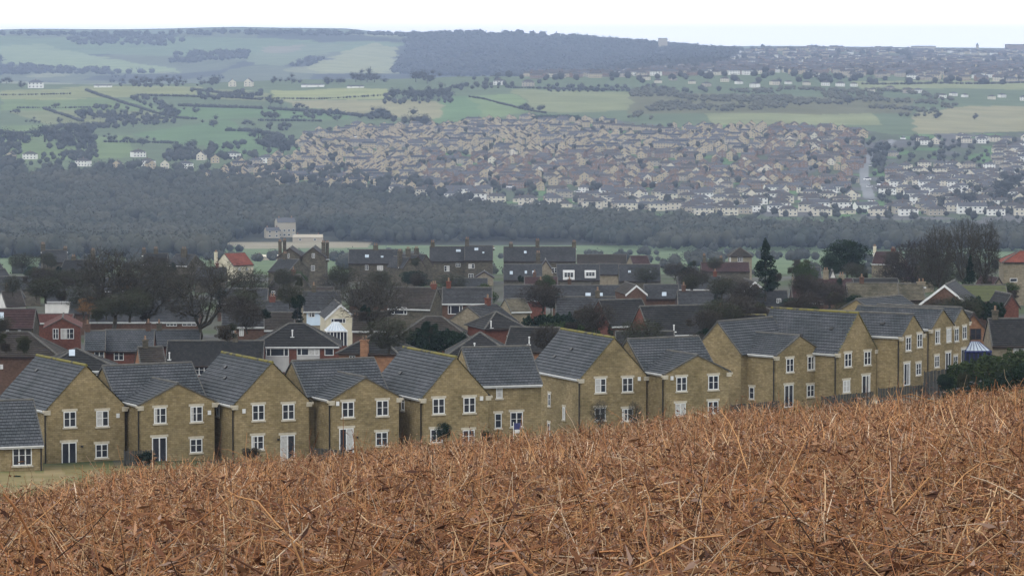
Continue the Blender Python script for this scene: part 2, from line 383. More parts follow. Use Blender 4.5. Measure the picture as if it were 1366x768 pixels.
# haze
hz = MB(); hz.box((-9000, -300, -330), (9000, 12900, 48))
hmz = bpy.data.materials.new('haze'); hmz.use_nodes = True; nt = hmz.node_tree; nt.nodes.clear()
o_ = nt.nodes.new("ShaderNodeOutputMaterial"); pv = nt.nodes.new("ShaderNodeVolumePrincipled")
pv.inputs['Color'].default_value = (.47, .59, .82, 1); pv.inputs['Density'].default_value = 0.78e-4; pv.inputs['Anisotropy'].default_value = 0
nt.links.new(pv.outputs['Volume'], o_.inputs['Volume'])
haze = hz.build('haze', hmz); tag(haze, kind='stuff')
# ---------------------------------------------------------------- houses
def hit_plane(px, py, P0, n):
    d = ray(px, py); return d*(P0.dot(n)/d.dot(n))
def roof_slab(mb, A, B, Cc, D, course=.33, lift=.05, mi=0):
    """stepped tile courses; A-B eaves edge, D-C ridge edge (same order)"""
    A, B, Cc, D = map(Vector, (A, B, Cc, D))
    n = (B-A).cross(D-A if (D-A).length > 1e-4 else Cc-A).normalized()
    if n.z < 0: n = -n
    Ls = ((D+Cc)/2-(A+B)/2).length; K = max(2, round(Ls/course)); e = (B-A).normalized()
    for k in range(K):
        t0, t1 = k/K, (k+1)/K
        a = A.lerp(D, t0)+n*lift; b = B.lerp(Cc, t0)+n*lift; c = B.lerp(Cc, t1)+n*.004; d = A.lerp(D, t1)+n*.004
        u0 = lambda p: (p-A).dot(e)+A.y*.31
        mb.poly((a, b, c, d), [(u0(a), t0*Ls+.02), (u0(b), t0*Ls+.02), (u0(c), t1*Ls), (u0(d), t1*Ls)], mi)
        a2 = A.lerp(D, t0)-n*.0; b2 = B.lerp(Cc, t0)-n*.0
        mb.poly((a2, b2, b, a), [(0, 0), (1, 0), (1, .01), (0, .01)], mi)
    mb.poly((D, Cc, B, A), None, mi)
def win(root, o, e, n, w, h, style='casement', mats=None, sill=True, curtain=None, name='window'):
    """o: centre of the opening on the wall (local), e: along-wall unit, n: outward unit"""
    o, e, n = Vector(o), Vector(e), Vector(n); up = Vector((0, 0, 1))
    M = Matrix(((e.x, n.x, 0, o.x), (e.y, n.y, 0, o.y), (e.z, n.z, 1, o.z), (0, 0, 0, 1)))
    fm = mats or white_paint; fr = MB(); t = .075; D0, D1 = .004, .05
    def fb(x0, x1, z0, z1, d1=D1): fr.box((x0, D0, z0), (x1, d1, z1), M=M)
    fb(-w/2, w/2, h/2-t, h/2); fb(-w/2, w/2, -h/2, -h/2+t); fb(-w/2, -w/2+t, -h/2+t, h/2-t); fb(w/2-t, w/2, -h/2+t, h/2-t)
    nv = {'casement': 1, 'narrow': 0, 'triple': 2, 'door': 1, 'picture': 2, 'plain': 0}[style]
    for k in range(nv):
        x = -w/2+w*(k+1)/(nv+1)
        if style == 'picture': x = (-w/2+w*.2) if k == 0 else (w/2-w*.2)
        fb(x-t*.6, x+t*.6, -h/2+t, h/2-t)
    if style in ('casement', 'narrow', 'triple'): fb(-w/2+t, w/2-t, .02, .055, .035)
    f = fr.build(name, fm, root)
    g = MB(); x0, x1, z0, z1 = -w/2+t*.5, w/2-t*.5, -h/2+t*.5, h/2-t*.5; y = .014
    P = lambda x, z: M @ Vector((x, y, z))
    if curtain is None: curtain = random.random() < .3
    if curtain:
        s = random.choice((.5, .5, 1.0, .25)); xm = x0+(x1-x0)*s
        side = random.random() < .5
        if side: g.poly((P(x0, z0), P(xm, z0), P(xm, z1), P(x0, z1)), None, 1)
        else: g.poly((P(x0+x1-xm, z0), P(x1, z0), P(x1, z1), P(x0+x1-xm, z1)), None, 1)
        if s < 1:
            if side: g.poly((P(xm, z0), P(x1, z0), P(x1, z1), P(xm, z1)))
            else: g.poly((P(x0, z0), P(x0+x1-xm, z0), P(x0+x1-xm, z1), P(x0, z1)))
    else: g.poly((P(x0, z0), P(x1, z0), P(x1, z1), P(x0, z1)))
    g.build('pane', [glass_dark, net_curtain], f)
    if sill:
        s = MB()
        if style != 'door': s.box((-w/2-.1, .003, -h/2-.13), (w/2+.1, .09, -h/2-.002), M=M); s.build('sill', stone_trim, f); s = MB()
        s.box((-w/2-.14, .003, h/2+.002), (w/2+.14, .03, h/2+.2), M=M); s.build('lintel', stone_trim, f)
    return f
EX, EY = Vector((1, 0, 0)), Vector((0, 1, 0))
def frame_of(xl, yl, Y, th, base_z):
    P = at(xl, yl, Y); root_loc = Vector((P.x, P.y, base_z))
    return root_loc, P.z-base_z, Matrix.Rotation(th, 4, 'Z')
class Hs:
    """a house frame: local x along the front, y to the back, z up from the ground"""
    def __init__(s, name, label, group, xl, yl, xr, Y, th, base_z, cat='house'):
        s.th = R(th); s.loc, s.he, s.M = frame_of(xl, yl, Y, s.th, base_z)
        u = ray(xr, yl).x; c, sn = math.cos(s.th), math.sin(s.th)
        s.W = (u*s.loc.y-s.loc.x)/(c-u*sn)
        s.root = empty(name, s.loc, s.th); tag(s.root, label, cat, group)
    def loc_of(s, P): return s.M.inverted() @ (P-s.loc)
    def world(s, p): return s.loc+s.M @ Vector(p)
    def front(s, px, py, y=0.0):
        P0 = s.world((0, y, 0)); n = s.M @ Vector((0, -1, 0)); return s.loc_of(hit_plane(px, py, P0, n))
    def left(s, px, py, x=0.0):
        P0 = s.world((x, 0, 0)); n = s.M @ Vector((-1, 0, 0)); return s.loc_of(hit_plane(px, py, P0, n))
    def fwin(s, px, py, w, h, style='casement', y=0.0, **k):
        p = s.front(px, py, y); return win(s.root, p, EX, -EY, w, h, style, **k)
    def lwin(s, px, py, w, h, style='narrow', x=0.0, **k):
        p = s.left(px, py, x); return win(s.root, p, -EY, -EX, w, h, style, **k)
def pitch_along_y(s, x0, x1, y0, y1, he, hr, roofmat, verge=.06, eav=.22, wall=None, back=True, depth=3.0, ridge_mat=None, left_end=None):
    """a range whose ridge runs along local y, gable at y0 (front)"""
    xm = (x0+x1)/2; wl = MB()
    wl.quadw((x0, y0, -depth), (x1, y0, -depth), (x1, y0, he), (x0, y0, he))
    wl.poly(((x0, y0, he), (x1, y0, he), (xm, y0, hr)), [(x0, he), (x1, he), (xm, hr)])
    wl.quadw((x1, y0, -depth), (x1, y1, -depth), (x1, y1, he), (x1, y0, he))
    wl.quadw((x0, y1, -depth), (x0, y0, -depth), (x0, y0, he), (x0, y1, he))
    if back:
        wl.quadw((x1, y1, -depth), (x0, y1, -depth), (x0, y1, he), (x1, y1, he)); wl.poly(((x1, y1, he), (x0, y1, he), (xm, y1, hr)), [(x1, he), (x0, he), (xm, hr)])
    w_ = wl.build('wall', wall or stone_new, s.root)
    sl = (hr-he)/(xm-x0); rf = MB(); ya, yb = y0-verge, y1+(verge if back else 0); t = .06
    zl = he-sl*eav+t; zr = hr+t
    roof_slab(rf, (x0-eav, yb, zl), (x0-eav, ya, zl), (xm, ya, zr), (xm, yb, zr))
    roof_slab(rf, (x1+eav, ya, zl), (x1+eav, yb, zl), (xm, yb, zr), (xm, ya, zr))
    r_ = rf.build('roof', roofmat, s.root)
    rm = ridge_mat or moss_ridge
    rt = MB(); n = max(2, int((yb-ya)/.45))
    for k in range(n):
        a = ya-.01+(yb-ya+.02)*k/n; b = ya-.01+(yb-ya+.02)*(k+1)/n-.012
        rt.bar((xm, a, zr-.01), (xm, b, zr-.01), .13, n=8)
    rt.build('ridge_tiles', rm, r_)
    for sx, xe in ((-1, x0-eav), (1, x1+eav)):
        vg = MB(); a = Vector((xe, ya, zl)); b = Vector((xm, ya, zr)); nn = Vector((-(b-a).z*sx, 0, abs((b-a).x))).normalized()
        for k in range(1):
            p = [a-nn*.12, b-nn*.12, b+nn*.055, a+nn*.055]
            q = [v+Vector((0, -.03, 0)) for v in p]; q2 = [v+Vector((0, .16, 0)) for v in p]
            vg.quadw(*(q if sx < 0 else q)); vg.quadw(q[3], q[2], q2[2], q2[3]); vg.quadw(q[0], q[1], q2[1], q2[0]); vg.poly((q[0], q2[0], q2[3], q[3]))
        vg.build('verge', moss_verge if rm is moss_ridge else ridge_plain, r_)
    return w_, r_, zl
def pitch_along_x(s, x0, x1, y0, y1, he, hr, roofmat, verge=.06, eav=.25, wall=None, depth=3.0, ridge_mat=None, name='roof'):
    ym = (y0+y1)/2; wl = MB()
    wl.quadw((x0, y0, -depth), (x1, y0, -depth), (x1, y0, he), (x0, y0, he))
    wl.quadw((x1, y1, -depth), (x0, y1, -depth), (x0, y1, he), (x1, y1, he))
    wl.quadw((x1, y0, -depth), (x1, y1, -depth), (x1, y1, he), (x1, y0, he)); wl.poly(((x1, y0, he), (x1, y1, he), (x1, ym, hr)), [(y0, he), (y1, he), (ym, hr)])
    wl.quadw((x0, y1, -depth), (x0, y0, -depth), (x0, y0, he), (x0, y1, he)); wl.poly(((x0, y1, he), (x0, y0, he), (x0, ym, hr)), [(y1, he), (y0, he), (ym, hr)])
    w_ = wl.build('wall', wall or stone_new, s.root)
    sl = (hr-he)/(ym-y0); t = .06; zl = he-sl*eav+t; zr = hr+t; xa, xb = x0-verge, x1+verge; rf = MB()
    roof_slab(rf, (xa, y0-eav, zl), (xb, y0-eav, zl), (xb, ym, zr), (xa, ym, zr))
    roof_slab(rf, (xb, y1+eav, zl), (xa, y1+eav, zl), (xa, ym, zr), (xb, ym, zr))
    r_ = rf.build(name, roofmat, s.root)
    rt = MB(); n = max(2, int((xb-xa)/.45))
    for k in range(n):
        a = xa+(xb-xa)*k/n; b = xa+(xb-xa)*(k+1)/n-.012
        rt.bar((a, ym, zr-.01), (b, ym, zr-.01), .12, n=8)
    rt.build('ridge_tiles', ridge_mat or ridge_plain, r_)
    for xe in (xa, xb):
        vg = MB()
        for (ye, sg) in ((y0-eav, 1), (y1+eav, -1)):
            a = Vector((xe, ye, zl)); b = Vector((xe, ym, zr))
            for dz0, dz1 in ((-.13, .05),):
                o = -.03 if xe == xa else .03
                vg.quadw(a+Vector((o, 0, dz0)), b+Vector((o, 0, dz0)), b+Vector((o, 0, dz1)), a+Vector((o, 0, dz1)))
                vg.quadw(a+Vector((o, 0, dz1)), b+Vector((o, 0, dz1)), b+Vector((-o*3, 0, dz1)), a+Vector((-o*3, 0, dz1)))
        vg.build('verge', ridge_plain if ridge_mat is None else moss_verge, r_)
    return w_, r_, zl
def eaves_x(s, x0, x1, y, z, mat=None, pipe=None, g=.12):
    """white fascia and gutter along a front eaves at y"""
    m = MB(); m.box((x0, y-.02, z-.2), (x1, y+.03, z-.01)); m.box((x0, y-g, z-.08), (x1, y-.025, z+.005)); m.build('gutter', mat or white_paint, s.root)
def eaves_y(s, x, y0, y1, z, sg=-1):
    m = MB(); a, b = sorted((x, x+sg*.03)); m.box((a, y0, z-.21), (b, y1, z-.02)); a, b = sorted((x+sg*.035, x+sg*.15)); m.box((a, y0, z-.09), (b, y1, z-.005)); m.build('gutter', white_paint, s.root)
def downpipe(s, x, y, z, r=.055):
    m = MB(); m.bar((x, y, -3), (x, y, z), r, n=8); m.build('downpipe', black_pipe, s.root)
def kneelers(s, x0, x1, he, y=0.0, z=None):
    for sx, x in ((-1, x0), (1, x1)):
        m = MB(); a, b = (x-.38, x+.22) if sx < 0 else (x-.22, x+.38)
        m.box((a, y-.09, he-.32), (b, y+.2, he-.14)); m.box((a+.12 if sx < 0 else a, y-.07, he-.5), (b if sx < 0 else b-.12, y+.2, he-.322)); m.build('kneeler', stone_trim, s.root)
GE = 'stone houses in the row behind the bracken'
def alarm(s, px, py):
    p = s.front(px, py); m = MB(); m.box((p.x-.13, -.1, p.z-.17), (p.x+.13, -.004, p.z+.17)); m.build('alarm_box', white_paint, s.root)
def wall_lamp(s, px, py):
    p = s.front(px, py); m = MB(); m.box((p.x-.08, -.14, p.z-.1), (p.x+.08, -.004, p.z+.02)); m.bar((p.x, -.14, p.z-.02), (p.x, -.22, p.z-.09), .05); m.build('wall_lamp', black_pipe, s.root)
def houseA(label, xl, yl, xr, ya, Y, th, base, L, up, low, side=(), al=None, lamp=None, pipe=True, ridge=None, leftpipe=False, uw=1.05):
    s = Hs('stone_house', label, GE, xl, yl, xr, Y, th, base)
    W = s.W; mid = s.world((W/2, 0, 0)); u = mid.x/mid.y
    pxm = 683+F*u; zr = at(pxm, ya, mid.y).z-s.loc.z
    he = s.he+.12; pitch_along_y(s, 0, W, 0, L, he, zr, slate_tile, ridge_mat=ridge)
    sl = (zr-he)/(W/2); eaves_y(s, -.22, .25, L, he-sl*.22+.05); eaves_y(s, W+.22, .25, L, he-sl*.22+.05, 1)
    kneelers(s, 0, W, he)
    for (px, py) in up: s.fwin(px, py, uw, 1.25)
    for (px, py, st) in low:
        if st == 'door': s.fwin(px, py, 1.25, 2.05, 'door', name='patio_door')
        else: s.fwin(px, py, uw, 1.1)
    for (px, py, w_, h_) in side: s.lwin(px, py, w_, h_)
    if al: alarm(s, *al)
    if lamp: wall_lamp(s, *lamp)
    if pipe: downpipe(s, -.09, .35, he-.5)
    if leftpipe: downpipe(s, -.09, L-.2, he-.5)
    n_ = Vector((-(zr-he), 0, W/2)).normalized(); dn = Vector((-(W/2), 0, -(zr-he))).normalized()
    for k in range(random.choice((1, 2, 2))):
        p = Vector((W/2, random.uniform(1.5, L-2), zr+.06))+dn*random.uniform(1.0, 3.2); m = MB(); M = Matrix.Translation(p) @ Matrix(((0, dn.x, n_.x, 0), (1, dn.y, n_.y, 0), (0, dn.z, n_.z, 0), (0, 0, 0, 1)))
        m.box((-.2, -.14, -.02), (.2, .14, .13), M=M); m.build('roof_vent', black_pipe, s.root)
    s.he2 = he; s.zr = zr; return s
def houseB(label, xl, yl, xr, ya, Y, th, base, Lw, D, main_rise, up, low, a=.7, b=.7, al=None, lamp=None, side=(), gside=()):
    s = Hs('stone_house', label, GE, xl, yl, xr, Y, th, base)
    W = s.W; mid = s.world((W/2, 0, 0)); zr = at(683+F*mid.x/mid.y, ya, mid.y).z-s.loc.z
    he = s.he+.12
    sl = (zr-he)/(W/2); ylen = Lw+.3+(zr-he)/(main_rise/(D/2))
    pitch_along_y(s, 0, W, 0, Lw+.01, he, zr, slate_tile, back=False, ridge_mat=ridge_plain)
    # the part of the wing roof that runs back to the main slope
    rf = MB(); t = .062; zz = zr+t
    roof_slab(rf, (-.0, Lw+.01, he+t), (-.0, Lw+.005, he+t), (W/2, Lw+.005, zz), (W/2, ylen, zz)); roof_slab(rf, (W, Lw+.005, he+t), (W, Lw+.01, he+t), (W/2, ylen, zz), (W/2, Lw+.005, zz))
    rt = MB(); rt.bar((W/2, Lw, zz-.01), (W/2, ylen, zz-.01), .12, n=8)
    o = rf.build('roof', slate_tile, s.root); rt.build('ridge_tiles', ridge_plain, o)
    pitch_along_x(s, -a, W+b, Lw, Lw+D, he, he+main_rise, slate_tile)
    ez = he-sl*.22+.05
    eaves_y(s, -.22, .25, Lw-.3, ez); eaves_y(s, W+.22, .25, Lw-.3, ez, 1)
    kneelers(s, 0, W, he)
    for (px, py) in up: s.fwin(px, py, 1.05, 1.25)
    for (px, py, st) in low:
        if st == 'door': s.fwin(px, py, 1.25, 2.05, 'door', name='patio_door')
        else: s.fwin(px, py, 1.05, 1.1)
    for (px, py, w_, h_) in side: s.lwin(px, py, w_, h_)
    for (px, py, w_, h_) in gside: s.lwin(px, py, w_, h_, x=-a)
    if al: alarm(s, *al)
    if lamp: wall_lamp(s, *lamp)
    downpipe(s, -.09, .35, he-.4); s.he2 = he; return s

houseA('tall stone gabled house, mossy ridge, leftmost of the row, behind the single storey grey roof', 63.5, 547, 166, 488, 295, 28, -33.5, 10.8, [(93, 559), (136.5, 558)], [(92, 607, 'door'), (135.5, 601, 'w')], al=(157, 554), lamp=(109, 594))
houseB('low gabled stone house between the leftmost tall gable and the next tall one', 188, 541, 286, 512, 296, 27, -33.5, 3.6, 6.0, 2.5, [(213.5, 554), (262, 552)], [(212.5, 600, 'door'), (261.5, 594, 'w')], al=(279, 550))
houseA('tall stone gabled house with a yellow mossy ridge, second tall gable from the left', 314, 540, 412, 484, 297, 26, -33.5, 10.8, [(344.5, 550), (384.5, 549)], [(343.5, 590, 'w'), (383.5, 597, 'door')], al=(325, 548), lamp=(371, 585), side=[(291, 545, .6, 1.2)])
houseB('low gabled stone house with white alarm box left of its upper windows', 443, 534, 532, 504, 298, 26, -33.5, 3.6, 6.0, 2.5, [(464, 546), (510, 544)], [(462, 588, 'door'), (509, 585, 'w')], al=(450, 538), lamp=(476, 582))
houseA('tall stone gabled house, mossy ridge, attached to the set back range with the sale board', 565, 531, 651, 477, 300, 24.5, -33.8, 10.8, [(585, 541.5), (626, 540)], [(582, 581, 'w'), (625, 582, 'w')], al=(642, 531), side=[(538, 537, .6, 1.2)])
# set-back range
s6 = Hs('stone_house', 'set back stone range under a long grey roof between two tall gables', GE, 632, 514, 722, 313, 17, -34.5)
s6.he += .1
pitch_along_x(s6, 0, s6.W, 0, 7.0, s6.he, s6.he+2.75, slate_tile)
eaves_x(s6, 0, s6.W, -.27, s6.he-.15)
s6.fwin(666, 523, .55, 1.0, 'narrow'); s6.fwin(664.5, 561, .6, 1.25, 'narrow'); s6.fwin(689, 559, 1.1, 1.25)
houseA('broad tall stone house with its long left side wall and white gutter showing', 776, 505, 862, 451, 326, 24, -36, 11.0, [(801, 514), (837, 513)], [(800.5, 552, 'w'), (837, 553, 'w')], side=[(733, 533, .5, 1.1), (752.5, 551, .5, 1.1), (732.5, 572, .5, 1.1)], al=(852.5, 505), leftpipe=True)
houseB('low gabled stone house just right of the tall house with the exposed side wall', 888, 500, 972, 474, 326, 27, -34.5, 3.6, 6.0, 2.5, [(909, 512), (951.5, 510)], [(907.5, 546, 'w'), (951, 543, 'w')], a=.2, al=(896, 504))
h9 = houseB('stone house turned to the right with a tall bare gable end on its left', 1037, 475, 1096, 448, 340, 46, -34.5, 3.6, 5.6, 2.7, [(1053.5, 487), (1082, 484)], [(1052, 528, 'door'), (1081, 521, 'w')], a=.9, b=.5, side=[(1003, 524, .6, 1.1)])
houseA('stone house with the longest grey roof, mossy ridge, right of centre', 1119, 471, 1169, 418, 342, 48, -33.5, 10.0, [(1131, 480), (1157, 477.5)], [(1129, 515, 'w'), (1155, 515, 'door')])
houseA('stone gabled house with a deep left wall, nearest of the sharply turned houses', 1203.5, 449, 1232, 420, 345, 57, -33, 9.5, [(1211.5, 458.5), (1226.5, 454)], [(1209.5, 499, 'door'), (1225, 492, 'w')], ridge=ridge_plain)
houseA('left half of the joined pair of gables at the right end of the row', 1243, 439, 1272, 413, 358, 59, -33, 9.0, [(1250.5, 449.5), (1265.5, 447)], [(1249.5, 482, 'w'), (1264.5, 484, 'door')], ridge=ridge_plain)
houseA('right half of the joined pair of gables at the right end of the row', 1272.3, 432, 1293.5, 411, 364, 60, -33, 9.0, [(1275.8, 446.5), (1286.5, 443.5)], [(1274.5, 482, 'w'), (1285.5, 479, 'door')], pipe=False, uw=1.0, ridge=ridge_plain)
s14 = Hs('stone_house', 'stone range whose long grey roof climbs behind the turned gables', GE, 1176, 424, 1236, 376, 46, -34)
pitch_along_x(s14, 0, s14.W, 0, 6.5, s14.he, s14.he+1.7, slate_tile)
s0 = Hs('stone_outbuilding', 'single storey stone annexe with a grey roof at the left edge', None, -60, 595, 57, 285, 20, -33.4, 'annexe')
pitch_along_x(s0, 0, s0.W, 0, 6.6, s0.he, s0.he+3.0, slate_tile); eaves_x(s0, 0, s0.W, -.27, s0.he-.15)
s0.fwin(29.5, 607.5, 1.5, 1.5, 'triple'); downpipe(s0, s0.W-.15, -.09, s0.he-.3); s0.fwin(-20, 607.5, 1.5, 1.5, 'triple')

# ---- village houses
def chimney(s, x, y, z0, z1, w=.9, d=.6, mat=None, pots=2):
    m = MB(); m.box((x-w/2, y-d/2, z0), (x+w/2, y+d/2, z1)); m.box((x-w/2-.06, y-d/2-.06, z1+.002), (x+w/2+.06, y+d/2+.06, z1+.14)); c = m.build('chimney', mat or stone_old, s.root)
    p = MB()
    for k in range(pots):
        px_ = x+(k-(pots-1)/2)*w*.42; p.bar((px_, y, z1+.142), (px_, y, z1+.6), .12, r2=.1, n=8)
    p.build('chimney_pot', chim_pot, c)
    q = MB(); q.box((x-w/2-.08, y-d/2-.1, z0+.42), (x+w/2+.08, y-d/2-.003, z0+.62)); q.build('flashing', white_paint, c)
def house(label, xl, yl, xr, Y, th=0, rise=2.5, D=7, roof='x', wall=None, rmat=None, wins=(), chim=(), lights=(), fascia=None, panels=(), wm=None, group='older houses on the slope below', name='house', ridge=None, vents=(), he=5.0, down=7.0):
    s = Hs(name, label, group, xl, yl, xr, Y, th, at(xl, yl, Y).z-he); W = s.W; he = s.he; hr = he+rise
    wall = wall or brick_red; rmat = rmat or slate_dark
    rd = ridge or ridge_plain
    if roof == 'x': w_, r_, zl = pitch_along_x(s, 0, W, 0, D, he, hr, rmat, wall=wall, depth=down, ridge_mat=ridge)
    elif roof == 'y': w_, r_, zl = pitch_along_y(s, 0, W, 0, D, he, hr, rmat, wall=wall, depth=down, ridge_mat=rd)
    else:
        m = MB(); m.box((0, 0, -down), (W, D, he-.01)); w_ = m.build('wall', wall, s.root)
        e = .3; k = min(D/2, W/2); z0 = he-.05; rf = MB()
        a, b, c_, d_ = (-e, -e, z0), (W+e, -e, z0), (W+e, D+e, z0), (-e, D+e, z0)
        lft = k if 'R' not in roof else -e+.0; rgt = W-k if 'L' not in roof else W+e
        r1, r2 = Vector((lft, D/2, hr)), Vector((rgt, D/2, hr))
        roof_slab(rf, a, b, r2, r1, .34); roof_slab(rf, c_, d_, r1, r2, .34)
        roof_slab(rf, b, c_, r2, r2, .34); roof_slab(rf, d_, a, r1, r1, .34)
        r_ = rf.build('roof', rmat, s.root)
        rt = MB()
        for p, q in ((r1, r2), (r1, a), (r2, b), (r1, d_), (r2, c_)):
            if (Vector(p)-Vector(q)).length > .1: rt.bar(Vector(p)+Vector((0, 0, .04)), Vector(q)+Vector((0, 0, .04)), .11, n=6)
        rt.build('ridge_tiles', rd, r_); zl = z0
    if fascia is not False and roof != 'y': eaves_x(s, -.05, W+.05, -.28, zl+.1, fascia or white_paint)
    if roof == 'y' and fascia:
        m = MB(); ev = .22; slp = (hr-he)/(W/2)
        for sx, xe in ((-1, -ev), (1, W+ev)):
            a = Vector((xe, -.13, he-slp*ev)); b = Vector((W/2, -.13, hr))
            m.quadw(a-Vector((0, 0, .22)), b-Vector((0, 0, .22)), b+Vector((0, 0, .12)), a+Vector((0, 0, .12)))
            m.quadw(a+Vector((0, .03, .12)), b+Vector((0, .03, .12)), b+Vector((0, .03, -.22)), a+Vector((0, .03, -.22)))
            m.quadw(a+Vector((0, 0, .12)), b+Vector((0, 0, .12)), b+Vector((0, .03, .12)), a+Vector((0, .03, .12)))
        m.build('bargeboard', fascia, s.root)
    for (x0, y0, x1, y1, mt) in panels:
        a = s.front(x0, y1); b = s.front(x1, y0); m = MB(); m.box((a.x, -.03, a.z), (b.x, -.003, b.z)); m.build('wall_panel', mt, s.root)
    for wdw in wins:
        x0, y0, x1, y1 = wdw[:4]; st = wdw[4] if len(wdw) > 4 else 'casement'
        a = s.front(x0, y1, -.03 if panels else 0); b = s.front(x1, y0, -.03 if panels else 0)
        win(s.root, ((a.x+b.x)/2, -.03 if panels else 0, (a.z+b.z)/2), EX, -EY, abs(b.x-a.x), b.z-a.z, st, mats=wm, sill=False)
    for cdef in chim:
        fx, fy, h_ = cdef[:3]; cm = cdef[3] if len(cdef) > 3 else None; cw = cdef[4] if len(cdef) > 4 else .9
        zr_ = he+rise*(1-abs(fy-.5)*2) if roof != 'y' else he+rise*(1-abs(fx-.5)*2)
        chimney(s, fx*W, fy*D, zr_-1.0, hr+h_, w=cw, mat=cm)
    if not chim and roof == 'x' and random.random() < .5 and he > 4 and not lights:
        chimney(s, W*random.choice((.12, .3, .7, .88)), D*.5, hr-.9, hr+.75, w=.6, d=.5, mat=random.choice((brick_red, brick_brown, stone_old)), pots=1)
    n = (s.M @ Vector((0, -rise, D/2))).normalized() if roof != 'y' else None
    for (x0, y0, x1, y1) in lights:
        if n is None: continue
        P0 = s.world((0, 0, he+.14)); q = [s.loc_of(hit_plane(px_, py_, P0, n)) for px_, py_ in ((x0, y1), (x1, y1), (x1, y0), (x0, y0))]
        nl = Vector((0, -rise, D/2)).normalized(); m = MB(); m.quadw(*[p+nl*.09 for p in q])
        for k in range(4): m.quadw(q[k], q[(k+1) % 4], q[(k+1) % 4]+nl*.09, q[k]+nl*.09)
        m.build('roof_light', roof_light, r_)
    for (px_, py_) in vents:
        P0 = s.world((0, 0, he+.1)); p = s.loc_of(hit_plane(px_, py_, P0, n)); m = MB()
        m.bar((p.x, p.y, p.z-.2), (p.x, p.y, p.z+.6), .07, n=8); m.bar((p.x, p.y, p.z+.6), (p.x, p.y, p.z+.72), .12, n=8, r2=.09); m.box((p.x-.22, p.y-.28, p.z-.2), (p.x+.22, p.y-.02, p.z-.08)); m.build('flue', white_paint, r_)
    s.zl = zl; return s
WP, BRN = white_paint, brick_brown
house('red brick house with a red tiled roof and a front gable with two white windows', 60, 437, 107, 480, 6, 1.15, 9, 'y', brick_red, tile_rust, [(70.5, 438, 78, 452, 'casement'), (81, 438, 98.5, 452, 'triple')])
house('low red tiled roof just behind the red brick gable with two windows', 44, 431, 95, 500, 0, 1.0, 5, 'x', brick_red, tile_rust)
house('house with a broad maroon tiled roof and white roof light at the left edge', -30, 437, 44, 470, 0, 2.1, 6, 'x', stone_old, tile_maroon, [(8, 440, 12, 445), (24, 440, 28, 445)], lights=[(0, 417, 5, 427)], fascia=dark_frame)
house('brown hip roofed house at the left edge below the maroon roof', -40, 475, 76, 400, 0, 2.3, 7, 'hip', BRN, tile_brown, [(0, 486, 4, 492)], fascia=dark_frame)
house('dark hipped roof with one white roof light and a white window under the eaves', 50, 496, 160, 368, 10, 1.9, 8, 'hip', stone_pale, slate_dark, [(124, 499, 139, 508, 'triple')], lights=[(92, 467, 100, 475)])
house('orange brick end house of the grey roofed terrace left of the big bare trees', 113, 467, 140, 438, 5, 2.0, 5.5, 'x', brick_orange, slate_tile, [(126, 468, 139, 481)], fascia=dark_frame)
house('middle house of the grey roofed brick terrace with one white bedroom window', 138, 468, 204, 440, 2, 2.2, 6, 'x', brick_red, slate_tile, [(152, 468, 165, 480.5)], fascia=dark_frame)
house('right house of the grey roofed terrace with the palest roof', 203, 462, 266, 447, 2, 1.7, 6, 'x', brick_red, slate_tile, fascia=dark_frame)
house('small orange brick gabled house with a mossy brown roof in front of the terrace', 188, 488, 221, 420, 14, 1.9, 4.5, 'x', brick_orange, tile_brown, [(200, 489, 210, 496)], fascia=dark_frame)
house('long black roofed house with cream panels and white windows below its eaves', 221, 487, 350, 425, 0, 2.5, 6, 'x', brick_red, slate_dark, [(233, 487.5, 245, 495), (259, 487, 279, 500, 'triple')], panels=[(226, 486.6, 253, 497, cream_panel)], vents=[(226, 478)], fascia=dark_frame)
house('long dark roofed house behind the two big bare trees with a white fascia', 120, 429, 264, 545, 0, 2.9, 7, 'x', BRN, slate_old, [(222, 431, 236, 435, 'triple'), (243, 430.5, 262, 434.5, 'triple')])
house('house with a white porch fascia and two tall white windows right of the bare tree', 296, 436, 352, 470, 4, 2.1, 6, 'x', BRN, slate_old, [(309, 437.5, 315, 450), (319, 437.5, 325, 448)])
house('brown tiled roof tucked behind the wide red brick hip roofed house', 330, 440, 392, 500, 0, 2.1, 6, 'x', BRN, tile_brown)
house('dark roofed house with a red chimney left of the cypress', 335, 424, 402, 560, 0, 2.3, 6, 'x', BRN, slate_old, chim=[(.4, .5, .6, brick_red)])
house('wide red brick hip roofed house with long white windows and grey panels', 338, 463, 452, 430, 2, 2.4, 8, 'hip', brick_red, slate_dark, [(355, 464, 385, 475, 'picture'), (396, 464, 426, 474, 'picture'), (433, 464, 445, 474, 'plain')], panels=[(354, 463.5, 385.5, 496, grey_panel), (396, 463.5, 426.5, 496, grey_panel)], vents=[(390, 448)], ridge=ridge_plain)
house('house with pale blue cladding and two white windows beside the cream gable', 405, 415, 456, 520, 6, 2.5, 6.5, 'x', stone_pale, slate_old, [(411, 416, 420, 423), (427, 416, 435, 423)], panels=[(409, 415.5, 437, 434, blue_render)])
h13 = house('cream gabled house with white bargeboards above a glass conservatory', 435, 424, 474, 500, 8, 1.75, 9, 'y', cream_render, slate_old, [(441.5, 424.5, 461, 431, 'picture')], fascia=WP)
house('brown tiled house right of the cream gable behind a bare tree', 470, 441, 516, 470, 0, 2.2, 6, 'x', BRN, tile_brown, chim=[(.1, .4, -.6, brick_red)])
house('low dark hip roofed house with peach walls and a brick chimney', 452, 471, 530, 392, -13, 1.9, 7, 'hip', brick_orange, slate_dark, fascia=dark_frame, chim=[(.45, -.03, -.55, brick_orange, .8)], wins=[(466, 474, 474, 484)])
